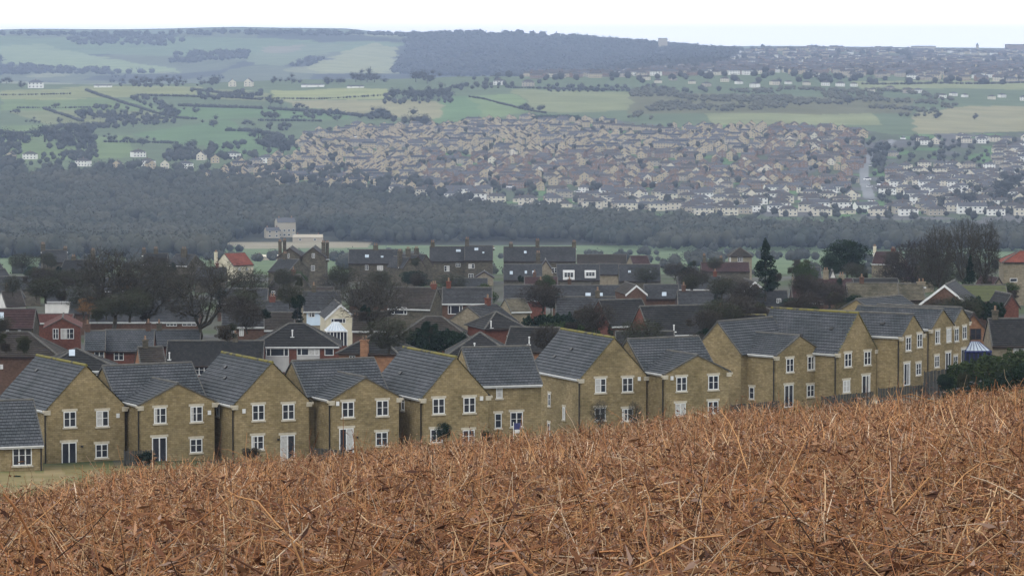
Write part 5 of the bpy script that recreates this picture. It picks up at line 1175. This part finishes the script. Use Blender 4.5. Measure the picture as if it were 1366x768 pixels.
for i in range(75):
    px, row = rk.uniform(400, 1366), rk.uniform(175, 285)
    if not ip(px, row, town2): continue
    x, y, z = on_ground(px, row, 2500); o = link('car', M_c[rk.choice([0, 0, 1, 3])], loc=(x, y, z+.1)); o.rotation_euler = (0, 0, rk.uniform(0, 3)); o.scale = (1.25,)*3
    tag(o, 'pale car parked among the houses of the far town', 'car', 'pale cars parked in the far town')

# woods: twiggy crowns as one mass
def ico(sub_=1):
    import bmesh
    bm = bmesh.new(); bmesh.ops.create_icosphere(bm, subdivisions=sub_, radius=1); v = np.array([list(a.co) for a in bm.verts]); f = np.array([[a.index for a in p.verts] for p in bm.faces]); bm.free(); return v, f
ICV, ICF = ico(2)
def puff_field(P, size, per, leaf, seed, mat, name, hz_=1.0, core=.66):
    """uneven crowns: a lumpy body with loose sprays of twigs around it; P (n,3) crown centres, size (n,)"""
    rg = np.random.default_rng(seed); n = len(P)
    d = rg.normal(0, 1, (n, per, 3)); d /= np.linalg.norm(d, axis=2, keepdims=True); d *= rg.uniform(.6, 1.05, (n, per, 1))
    d[..., 2] *= hz_; d[..., 2] = np.where(d[..., 2] < -.4*hz_, -d[..., 2]*.3, d[..., 2])
    Cn = (P[:, None]+d*size[:, None, None]).reshape(-1, 3); m = len(Cn)
    u = rg.normal(0, 1, (m, 3)); u /= np.linalg.norm(u, axis=1, keepdims=True); v = np.cross(u, rg.normal(0, 1, (m, 3))); v /= np.linalg.norm(v, axis=1, keepdims=True)
    s = (np.repeat(size, per)*leaf*.8*rg.uniform(.6, 1.4, m))[:, None]; V1 = np.stack([Cn-u*s, Cn-v*s*.6, Cn+u*s, Cn+v*s*.6], 1).reshape(-1, 3)
    F1 = np.arange(m*4).reshape(-1, 4); F1 = np.concatenate([F1[:, [0, 1, 2]], F1[:, [0, 2, 3]]])
    k = len(ICV); bump = 1+.25*np.sin(ICV[None, :, 0]*5+rg.uniform(0, 6, (n, 1)))*np.cos(ICV[None, :, 1]*5+rg.uniform(0, 6, (n, 1)))+rg.uniform(-.1, .1, (n, k))
    V2 = P[:, None]+ICV[None]*[1, 1, hz_]*(bump*size[:, None]*core)[..., None]; F2_ = (ICF[None]+(np.arange(n)*k)[:, None, None]).reshape(-1, 3)+len(V1)
    me = np_mesh(name, np.concatenate([V1, V2.reshape(-1, 3)]), np.concatenate([F1, F2_]), mat); sm = np.zeros(len(F1)+len(F2_), bool); sm[len(F1):] = True; me.polygons.foreach_set('use_smooth', sm); return me
rg = np.random.default_rng(8)
def scatter(poly, n, Y0, Y1_, seed):
    rr = np.random.default_rng(seed); Ys_ = rr.uniform(Y0, Y1_, n*4); ux = rr.uniform(-.17, .17, n*4); xs_ = ux*Ys_; zs = height(xs_, Ys_); a, b_ = project(xs_, Ys_, zs); k = inpoly(a, b_, poly) & ~inpoly(a, b_, [(338, 315), (440, 315), (500, 345), (318, 345)]) & ~inpoly(a, b_, [(1140, 200), (1190, 186), (1205, 190), (1170, 212), (1172, 285), (1140, 285)]); P = np.stack([xs_, Ys_, zs], 1)[k][:n]; return P
wood_poly = [(-1500, 250), (0, 238), (180, 240), (300, 244), (420, 264), (560, 280), (700, 291), (900, 303), (1040, 312), (1366, 318), (2500, 318), (2500, 337), (1366, 336), (1040, 334), (900, 335), (820, 330), (760, 322), (640, 322), (520, 326), (440, 322), (420, 318), (330, 318), (300, 328), (290, 344), (150, 352), (0, 352), (-1500, 352)]
P = scatter(wood_poly, 8200, 1900, 3350, 4); sz = rg.uniform(2.6, 6.8, len(P)); P[:, 2] += sz*1.1
wd = link('valley_wood', puff_field(P, sz, 46, .15, 5, leafmat('valley wood', (.024, .032, .026), (.06, .06, .045), .012), 'valley_wood', 1.15, .68)); tag(wd, 'leafless wood filling the valley floor', kind='stuff')
lw = [(-100, 212), (0, 210), (90, 222), (250, 226), (420, 228), (560, 246), (640, 262), (640, 282), (420, 268), (300, 246), (0, 240), (-100, 240)]
P = scatter(lw, 900, 2600, 3900, 14); sz = rg.uniform(3, 6, len(P)); P[:, 2] += sz; link_ = link('hamlet_wood', puff_field(P, sz, 34, .17, 6, lm_blue, 'hamlet_wood')); tag(link_, 'scattered trees around the hamlet', kind='stuff')
sc = [(840, 117), (900, 114), (1230, 122), (1290, 140), (1225, 158), (1150, 152), (1060, 140), (1000, 158), (900, 155), (840, 165), (820, 160), (880, 138), (840, 132)]
P = scatter(sc, 3000, 4000, 4900, 24); P = P[vnoise(P[:, 0]/60, P[:, 1]/90) > .5]; sz = rg.uniform(2, 4.4, len(P)); P[:, 2] += sz*.6; o = link('hillside_scrub', puff_field(P, sz, 30, .18, 7, leafmat('far scrub', (.055, .06, .043), (.098, .096, .064), .03), 'hillside_scrub', .8)); tag(o, 'dark scrub on the far hillside above the town', kind='stuff')
P = scatter(town2, 1500, 2700, 4400, 34); sz = rg.uniform(1.8, 4.2, len(P)); P[:, 2] += sz*.8; o = link('town_trees', puff_field(P, sz, 26, .2, 8, lm_blue, 'town_trees')); tag(o, 'garden trees among the far houses', kind='stuff')
rt_ = [(600, 108), (700, 100), (900, 92), (1000, 64), (1100, 62), (1500, 62), (1500, 116), (1100, 112), (900, 112), (700, 112)]
P = scatter(rt_, 1100, 4700, 9800, 44); sz = rg.uniform(4, 8, len(P)); P[:, 2] += sz*.6; o = link('ridge_trees', puff_field(P, sz, 24, .2, 9, lm_blue, 'ridge_trees')); tag(o, 'trees among the ridge top suburbs', kind='stuff')
fhp = [(530, 44), (700, 46), (900, 62), (985, 70), (960, 96), (700, 104), (560, 100), (520, 98), (545, 66)]
P = scatter(fhp, 5200, 6500, 10050, 54); sz = rg.uniform(7, 12, len(P)); P[:, 2] += sz*.5; o = link('hill_wood', puff_field(P, sz, 16, .28, 10, lm_blue, 'hill_wood', .8)); tag(o, 'wood on the far hill', kind='stuff')
fhl = [(-100, 44), (530, 42), (545, 60), (500, 100), (-100, 104)]
P = scatter(fhl, 3800, 6500, 10050, 64); nn_ = vnoise(P[:, 0]/330+9, P[:, 1]/420); q1, q2 = project(P[:, 0], P[:, 1], P[:, 2]); k = (nn_ > .5) | (q2 < 48); k &= ~inpoly(q1, q2, HILLF[3][0]) & ~inpoly(q1, q2, HILLF[1][0]) & ~inpoly(q1, q2, HILLF[2][0]); P = P[k]; sz = rg.uniform(6, 11, len(P)); P[:, 2] += sz*.5
o = link('hillside_woods', puff_field(P, sz, 16, .28, 11, lm_blue, 'hillside_woods', .8)); tag(o, 'patchy woods on the far hill at the left', kind='stuff')

COPS = [[(100, 150), (140, 142), (240, 150), (235, 165), (120, 175)], [(170, 128), (200, 130), (238, 148), (236, 160), (205, 152)], [(60, 172), (125, 160), (130, 215), (55, 215)], [(-20, 180), (30, 178), (32, 208), (-20, 210)], [(512, 124), (600, 120), (606, 138), (512, 140)], [(255, 122), (350, 124), (360, 132), (270, 134)],
    [(345, 150), (385, 160), (395, 205), (345, 205), (365, 185)], [(400, 150), (520, 152), (530, 160), (410, 160)], [(220, 205), (330, 190), (345, 215), (220, 216)], [(150, 100), (245, 103), (245, 116), (150, 118)], [(265, 103), (300, 100), (300, 112), (262, 116)], [(730, 116), (850, 116), (960, 120), (960, 126), (730, 123)], [(1320, 240), (1366, 235), (1400, 285), (1310, 285)], [(1166, 196), (1186, 196), (1178, 232), (1166, 240)], [(600, 115), (690, 112), (690, 118), (600, 122)]]
def scatter_px(poly, dens, seed):
    rr = random.Random(seed); xs_ = [p[0] for p in poly]; ys_ = [p[1] for p in poly]; n = int((max(xs_)-min(xs_))*(max(ys_)-min(ys_))*dens); o_ = []
    for _k in range(n):
        a, b_ = rr.uniform(min(xs_), max(xs_)), rr.uniform(min(ys_), max(ys_))
        if ip(a, b_, poly): o_.append(on_ground(a, b_, 2600))
    return np.array(o_)
PC = np.concatenate([scatter_px(c_, .06, 90+i) for i, c_ in enumerate(COPS)]); PC = PC[vnoise(PC[:, 0]/30, PC[:, 1]/60) > .3]; sz = rg.uniform(2.0, 4.8, len(PC)); PC[:, 2] += sz*.7
o = link('copse_thickets', puff_field(PC, sz, 44, .15, 12, lm_blue, 'copse_thickets')); tag(o, 'thickets and copses between the far fields', kind='stuff')
vp = [(280, 322), (520, 318), (700, 326), (960, 330), (1380, 330), (1380, 372), (-20, 372), (-20, 345)]
P = scatter(vp, 1200, 1150, 2300, 74); P = P[vnoise(P[:, 0]/60+2, P[:, 1]/110+5) > .62]; sz = rg.uniform(1.6, 4.2, len(P)); P[:, 2] += sz*.6; o = link('valley_thickets', puff_field(P, sz, 60, .12, 13, lm_blue, 'valley_thickets')); tag(o, 'thickets along the valley meadow', kind='stuff')

# hedges and single trees on the far fields
HEDGE = [([(0, 128), (60, 127), (96, 126)], 'thin dark hedge at the left edge below the white farmhouse'), ([(25, 145), (80, 145), (150, 144)], 'thin hedge across the upper left field'), ([(0, 178), (60, 179), (120, 180)], 'dark hedge low in the left fields'),
    ([(115, 121), (150, 133), (170, 140), (210, 152), (232, 156)], 'hedge running diagonally down from the barn'), ([(185, 128), (260, 130), (350, 134)], 'hedge under the pale strip of field'), ([(240, 142), (300, 144), (350, 146)], 'bushy hedge right of the tree clump'), ([(345, 132), (430, 133), (520, 128)], 'thin hedge under the bright pale field'),
    ([(190, 165), (205, 160), (235, 158), (262, 160)], 'hedge curving above the lower green field'), ([(360, 146), (420, 150), (480, 156), (520, 156)], 'thick hedge between green and tan fields'), ([(345, 162), (400, 162), (430, 163)], 'short hedge above the lower right field'), ([(140, 190), (200, 191), (240, 192)], 'hedge above the hamlet'),
    ([(303, 175), (340, 176), (378, 182)], 'thick dark hedge beside the lowest field'), ([(255, 120), (300, 126), (350, 129)], 'dark hedge below the white gabled pair'), ([(625, 130), (650, 134), (690, 145), (730, 152)], 'thin dark hedge winding down towards the long hedge'), ([(680, 118), (760, 120), (850, 122)], 'hedge along the foot of the ridge houses'),
    ([(60, 146), (90, 156), (110, 163)], 'short diagonal hedge in the left fields'), ([(1150, 113), (1260, 112), (1366, 111)], 'hedge across the high fields at the right')]
for pts, lb in HEDGE:
    G = [np.array(on_ground(px, row)) for px, row in pts]; cs_ = []
    for a, b_ in zip(G[:-1], G[1:]):
        k = max(3, int(np.linalg.norm(b_-a)/2.6))
        for i in range(k):
            p = a+(b_-a)*i/k; cs_.append([p[0]+rf_.uniform(-1, 1), p[1]+rf_.uniform(-1, 1), H1(p[0], p[1])+1.2])
    cs_ = np.array(cs_); sz = rg.uniform(1.0, 2.5, len(cs_))*(1.7 if 'thick' in lb or 'bushy' in lb else .85 if 'thin' in lb else 1.25); o0 = cs_[0].copy()
    o = link('hedge', puff_field(cs_-o0, sz, 34, .18, len(cs_), lm_blue, 'field_hedge'), loc=o0); tag(o, lb, 'hedge', 'hedges between the far fields')
lh = []
for i in range(40): lh.append(np.array(on_ground(709+i*1.6, 161.5+i*.02)))
lh = np.array(lh); o0 = lh[0].copy(); lh[:, 2] += 3; o = link('hedge', puff_field(lh-o0, np.full(len(lh), 4.2), 60, .16, 77, lm_dark, 'clipped_hedge'), loc=o0); tag(o, 'long straight dark conifer hedge above the town', 'hedge')
bigp = [puff_field(np.random.default_rng(k).normal(0, 1, (9, 3))*[2.8, 2.8, 1.6]+[0, 0, 3.4], np.random.default_rng(k).uniform(1.6, 3.0, 9), 130, .12, k, lm_blue, 'far_tree_crown', 1.0, .45) for k in range(4)]
ftr, ftf = tubes([(np.array([0, 0, -1.]), np.array([0, 0, 5.]), .35, .15)], 5); ftm = np_mesh('far_tree_trunk', ftr, ftf, trunk_mat)
FT = [(10, 112, 1.6), (30, 118, 1.4), (74, 145, 1.1), (24, 153, 1.1), (46, 165, 1.0), (80, 165, 1.0), (115, 158, 1.9), (134, 160, 1.2), (143, 160, 1.3), (163, 160, 1.6), (178, 170, 1.8), (150, 190, 1.3), (170, 191, 1.2), (60, 190, 3.2), (85, 195, 3.0), (100, 182, 2.6), (12, 192, 2.6), (118, 196, 2.6), (190, 195, 1.4), (262, 152, 1.1), (285, 170, 1.7), (232, 152, 1.5), (150, 112, 1.6), (164, 112, 1.7), (180, 114, 1.8), (196, 113, 1.9), (212, 113, 1.8), (228, 112, 1.7), (240, 113, 1.5), (290, 112, 1.7), (282, 114, 1.4),
      (361, 140, 1.6), (375, 142, 1.4), (400, 146, 1.3), (364, 158, 1.4), (395, 160, 1.2), (418, 161, 1.2), (450, 162, 1.3), (510, 157, 2.0), (500, 157, 1.5), (548, 168, 2.4), (565, 170, 2.2), (438, 113, 1.8), (452, 113, 1.4), (475, 110, 2.3), (490, 110, 2.5), (500, 110, 2.2), (390, 112, 1.8), (365, 112, 1.4), (555, 110, 2.6), (570, 112, 2.4), (530, 130, 1.8), (545, 132, 2.0), (560, 133, 2.1), (575, 133, 2.2), (590, 130, 2.3), (330, 168, 1.2), (345, 186, 2.0), (365, 196, 2.2), (352, 200, 2.0), (378, 205, 2.0), (1300, 160, 1.0), (1250, 158, 1.2), (1165, 210, 1.6), (1170, 222, 1.6), (1178, 205, 1.5), (1340, 262, 2.4), (1350, 250, 2.2), (1332, 272, 2.2), (1290, 276, 2.0), (1300, 272, 1.8),
      (1130, 140, 1.6), (700, 148, 1.5), (720, 150, 1.3), (255, 200, 1.6), (240, 205, 1.8), (1083, 105, 1.8), (1100, 108, 2.0), (1140, 108, 1.7)]
FT.sort(); ztot = defaultdict(list)
def zone(px, row):
    if row < 116: return 'along the far ridge'
    if px < 130: return 'in the fields at the far left'
    if px < 340: return 'in the green fields left of the town'
    if px < 620: return 'between the fields and the top of the town'
    if px < 1100: return 'above the middle of the far town'
    return 'on the far slope at the right'
for t in FT: ztot[zone(t[0], t[1])].append(t)
for zn, ts in ztot.items():
    for i, (px, row, s_) in enumerate(ts):
        x, y, z = on_ground(px, row, 2500); o = empty('field_tree', (x, y, z), rf_.uniform(0, 6)); o.scale = (s_, s_, s_*.95); tag(o, f'dark leafless tree {zn}, {nth(i)} from the left', 'tree', 'trees on the far slope')
        link('crown', bigp[i % 4], o); link('trunk', ftm, o)
# ---------------------------------------------------------------- bracken
def bracken_layer(seed, Y0, Y1_, dens, rad, nseg, sides, pin, lenr, up, pin_len, tall=.03):
    rr = np.random.default_rng(seed); hw = .155
    area = hw*(Y1_**2-Y0**2); n = int(area*dens)
    Yb = np.sqrt(rr.uniform(Y0**2, Y1_**2, n)); Xb = rr.uniform(-hw, hw, n)*Yb
    cl = vnoise(Xb*.9+5, Yb*.9); k = rr.random(n) < (.2+1.25*cl)
    px, _ = project(Xb, Yb, Xb*0-5)
    # the grass bank at the left and the grassy corner stay open
    grass = (px < 190) & (Yb > 52+.12*px) | ((px > 1275) & (Yb < 9.7))
    k &= ~grass | (rr.random(n) < .12)
    Xb, Yb = Xb[k], Yb[k]; n = len(Xb); Zb = height(Xb, Yb)
    az = rr.uniform(0, 2*np.pi, n); el = np.clip(rr.normal(up, .45, n), -.05, 1.5)
    cap = np.where(rr.random(n) < tall, rr.uniform(.5, .82, n), rr.uniform(.24, .44, n))*np.clip(Yb/13, .62, 1)
    L = np.minimum(rr.uniform(*lenr, n), cap/np.maximum(np.sin(el), .12)*1.1); hz0 = rr.uniform(0, .26, n)*(el < .45)
    d = np.stack([np.cos(az)*np.cos(el), np.sin(az)*np.cos(el), np.sin(el)], 1)
    P = np.stack([Xb, Yb, Zb+hz0-.02], 1); pts = [P.copy()]; bend = rr.normal(-.08, .2, n)
    kink = rr.integers(1, nseg+1, n)
    for s in range(nseg):
        P = P+d*(L/nseg)[:, None]; pts.append(P.copy()); d = d.copy(); d[:, 2] += bend*(1+2.5*(kink == s+1)*(rr.random(n) < .35)); d += rr.normal(0, .13, (n, 3)); d /= np.linalg.norm(d, axis=1, keepdims=True)
    pts = np.stack(pts, 1)                                  # n, nseg+1, 3
    lo = height(pts[..., 0].ravel(), np.maximum(pts[..., 1].ravel(), 1)).reshape(n, nseg+1)+.01
    hh = np.maximum(pts[..., 2]-lo, 0); cp_ = np.maximum(cap, .1)[:, None]*1.25; pts[..., 2] = lo+np.where(hh > cp_, cp_+(hh-cp_)*.2, hh)
    tan = pts[:, -1]-pts[:, 0]; tan /= np.linalg.norm(tan, axis=1, keepdims=True)+1e-9
    u = np.cross(tan, [0, 0, 1.0]); u /= np.linalg.norm(u, axis=1, keepdims=True)+1e-6; v = np.cross(tan, u)
    r = rad*rr.lognormal(0, .35, n); 
    if sides == 2: offs = [u, -u]
    else: offs = [u*math.cos(a)+v*math.sin(a) for a in np.arange(sides)*2*np.pi/sides]
    tp = np.linspace(1, .45, nseg+1)
    V_ = np.stack([pts+(o_*r[:, None])[:, None]*tp[None, :, None] for o_ in offs], 2)   # n, nseg+1, sides, 3
    m = (nseg+1)*sides; base = (np.arange(n)*m)[:, None, None]; s_ = np.arange(nseg)[None, :, None]*sides; q = np.arange(1 if sides == 2 else sides)[None, None]; q2 = (q+1) % sides
    F_ = np.stack([base+s_+q, base+s_+q2, base+s_+sides+q2, base+s_+sides+q], -1).reshape(-1, 4)
    pal = np.array([(.42, .23, .10), (.34, .155, .065), (.22, .095, .042), (.50, .34, .19), (.11, .05, .027), (.04, .025, .018), (.60, .47, .33)]); w_ = np.array([.24, .24, .17, .15, .1, .05, .05]); w_ /= w_.sum()
    c_ = pal[rr.choice(len(pal), n, p=w_)]*rr.uniform(.75, 1.15, (n, 1)); Cs = np.repeat(c_, m, 0)
    Vs = V_.reshape(-1, 3)
    # pinnae: curled dead leaflets along the stalk
    if pin:
        t = rr.uniform(.1, 1, (n, pin)); i0 = np.minimum((t*nseg).astype(int), nseg-1); fr = t*nseg-i0; ar = np.arange(n)[:, None]
        B = pts[ar, i0]*(1-fr[..., None])+pts[ar, i0+1]*fr[..., None]
        sg = np.where(rr.random((n, pin, 1)) < .5, 1, -1); dr = u[:, None]*sg+rr.normal(0, .5, (n, pin, 3))+tan[:, None]*.5; dr[..., 2] -= rr.uniform(0, .7, (n, pin)); dr /= np.linalg.norm(dr, axis=2, keepdims=True)
        pl = pin_len*rr.uniform(.4, 1.3, (n, pin, 1)); wd_ = np.cross(dr, rr.normal(0, 1, (n, pin, 3))); wd_ /= np.linalg.norm(wd_, axis=2, keepdims=True)+1e-6; ww = pl*rr.uniform(.05, .14, (n, pin, 1))
        mid = B+dr*pl*.5+wd_*ww+rr.normal(0, .05, (n, pin, 3))*pl; mid2 = B+dr*pl*.5-wd_*ww; E = B+dr*pl+rr.normal(0, .2, (n, pin, 3))*pl
        Vp = np.stack([B, mid, E, mid2], 2).reshape(-1, 3); Fp = np.arange(len(Vp)).reshape(-1, 4)+len(Vs)
        pp = np.array([(.25, .125, .066), (.155, .07, .04), (.32, .185, .105), (.07, .034, .023), (.26, .175, .13)])
        cp = pp[rr.choice(5, n*pin, p=[.3, .26, .2, .12, .12])]*rr.uniform(.7, 1.15, (n*pin, 1)); Vs = np.concatenate([Vs, Vp]); F_ = np.concatenate([F_, Fp]); Cs = np.concatenate([Cs, np.repeat(cp, 4, 0)])
    return Vs, F_, Cs
parts = [bracken_layer(1, 7.2, 16, 270, .0025, 5, 3, 6, (.15, .6), .5, .030, .02), bracken_layer(11, 7.2, 16, 45, .0019, 6, 3, 34, (.25, .6), .25, .055, .02), bracken_layer(2, 16, 32, 160, .0031, 4, 3, 6, (.2, .65), .55, .042, .03), bracken_layer(12, 16, 34, 26, .0025, 5, 3, 26, (.3, .65), .3, .065, .02),
         bracken_layer(3, 32, 74, 75, .0045, 3, 2, 5, (.25, .75), .6, .065, .04), bracken_layer(6, 8.0, 32, 16, .0036, 6, 4, 5, (.4, .9), .5, .04, .06), bracken_layer(9, 7.4, 12, 16, .0055, 5, 5, 3, (.2, .5), .7, .04, .04), bracken_layer(7, 32, 72, 5, .005, 5, 3, 6, (.5, 1.0), .75, .06, .14)]
off = 0; VV, FF, CC = [], [], []
for a, b_, c_ in parts: VV.append(a); FF.append(b_+off); CC.append(c_); off += len(a)
bmat, nt, b = principled('dead bracken', .85, .15); a_ = nt.nodes.new("ShaderNodeAttribute"); a_.attribute_name = 'Col'
pn = noise_col(nt, (.48, .44, .44), (1.22, 1.22, 1.27), .7, 6, objvec(nt, True)); nt.links.new(mixc(nt, a_.outputs['Color'], pn, .8, 'MULTIPLY'), b.inputs['Base Color'])
br = link('bracken', np_mesh('bracken', np.concatenate(VV), np.concatenate(FF), bmat, cols=np.concatenate(CC))); tag(br, 'dead brown bracken covering the near hillside', kind='stuff')
# grass: the bank at the left and the near right corner
def grass_layer(n, fx, seed, hgt, wd):
    rr = np.random.default_rng(seed); X_, Y_ = fx(rr, n); Z_ = height(X_, Y_); az = rr.uniform(0, 6.28, n); d = np.stack([np.cos(az)*.5, np.sin(az)*.5, np.ones(n)], 1); L = hgt*rr.uniform(.4, 1.3, n)
    B = np.stack([X_, Y_, Z_], 1); s_ = np.stack([-np.sin(az), np.cos(az), 0*az], 1)*wd; E = B+d*L[:, None]; V_ = np.stack([B-s_, B+s_, E], 1).reshape(-1, 3)
    pal = np.array([(.13, .15, .05), (.20, .19, .08), (.28, .24, .12), (.08, .11, .035)]); return V_, np.arange(n*3).reshape(-1, 3), np.repeat(pal[rr.choice(4, n)], 3, 0)
def fx1(rr, n):
    y = rr.uniform(7.5, 10, n); px = rr.uniform(1270, 1420, n); return (px-683)/F*y, y
def fx2(rr, n):
    y = np.sqrt(rr.uniform(48**2, 100**2, n)); px = rr.uniform(-60, 300, n); return (px-683)/F*y, y
def fx3(rr, n):
    y = np.sqrt(rr.uniform(60**2, 110**2, n)); px = rr.uniform(1300, 1430, n); return (px-683)/F*y, y
ga = [grass_layer(26000, fx1, 1, .06, .0016), grass_layer(60000, fx2, 2, .16, .008), grass_layer(12000, fx3, 3, .16, .008)]
off = 0; VV, FF, CC = [], [], []
for a, b_, c_ in ga: VV.append(a); FF.append(b_+off); CC.append(c_); off += len(a)
gr = link('grass', np_mesh('grass', np.concatenate(VV), np.concatenate(FF), bmat, cols=np.concatenate(CC))); tag(gr, 'rough grass at the edges of the bracken', kind='stuff')
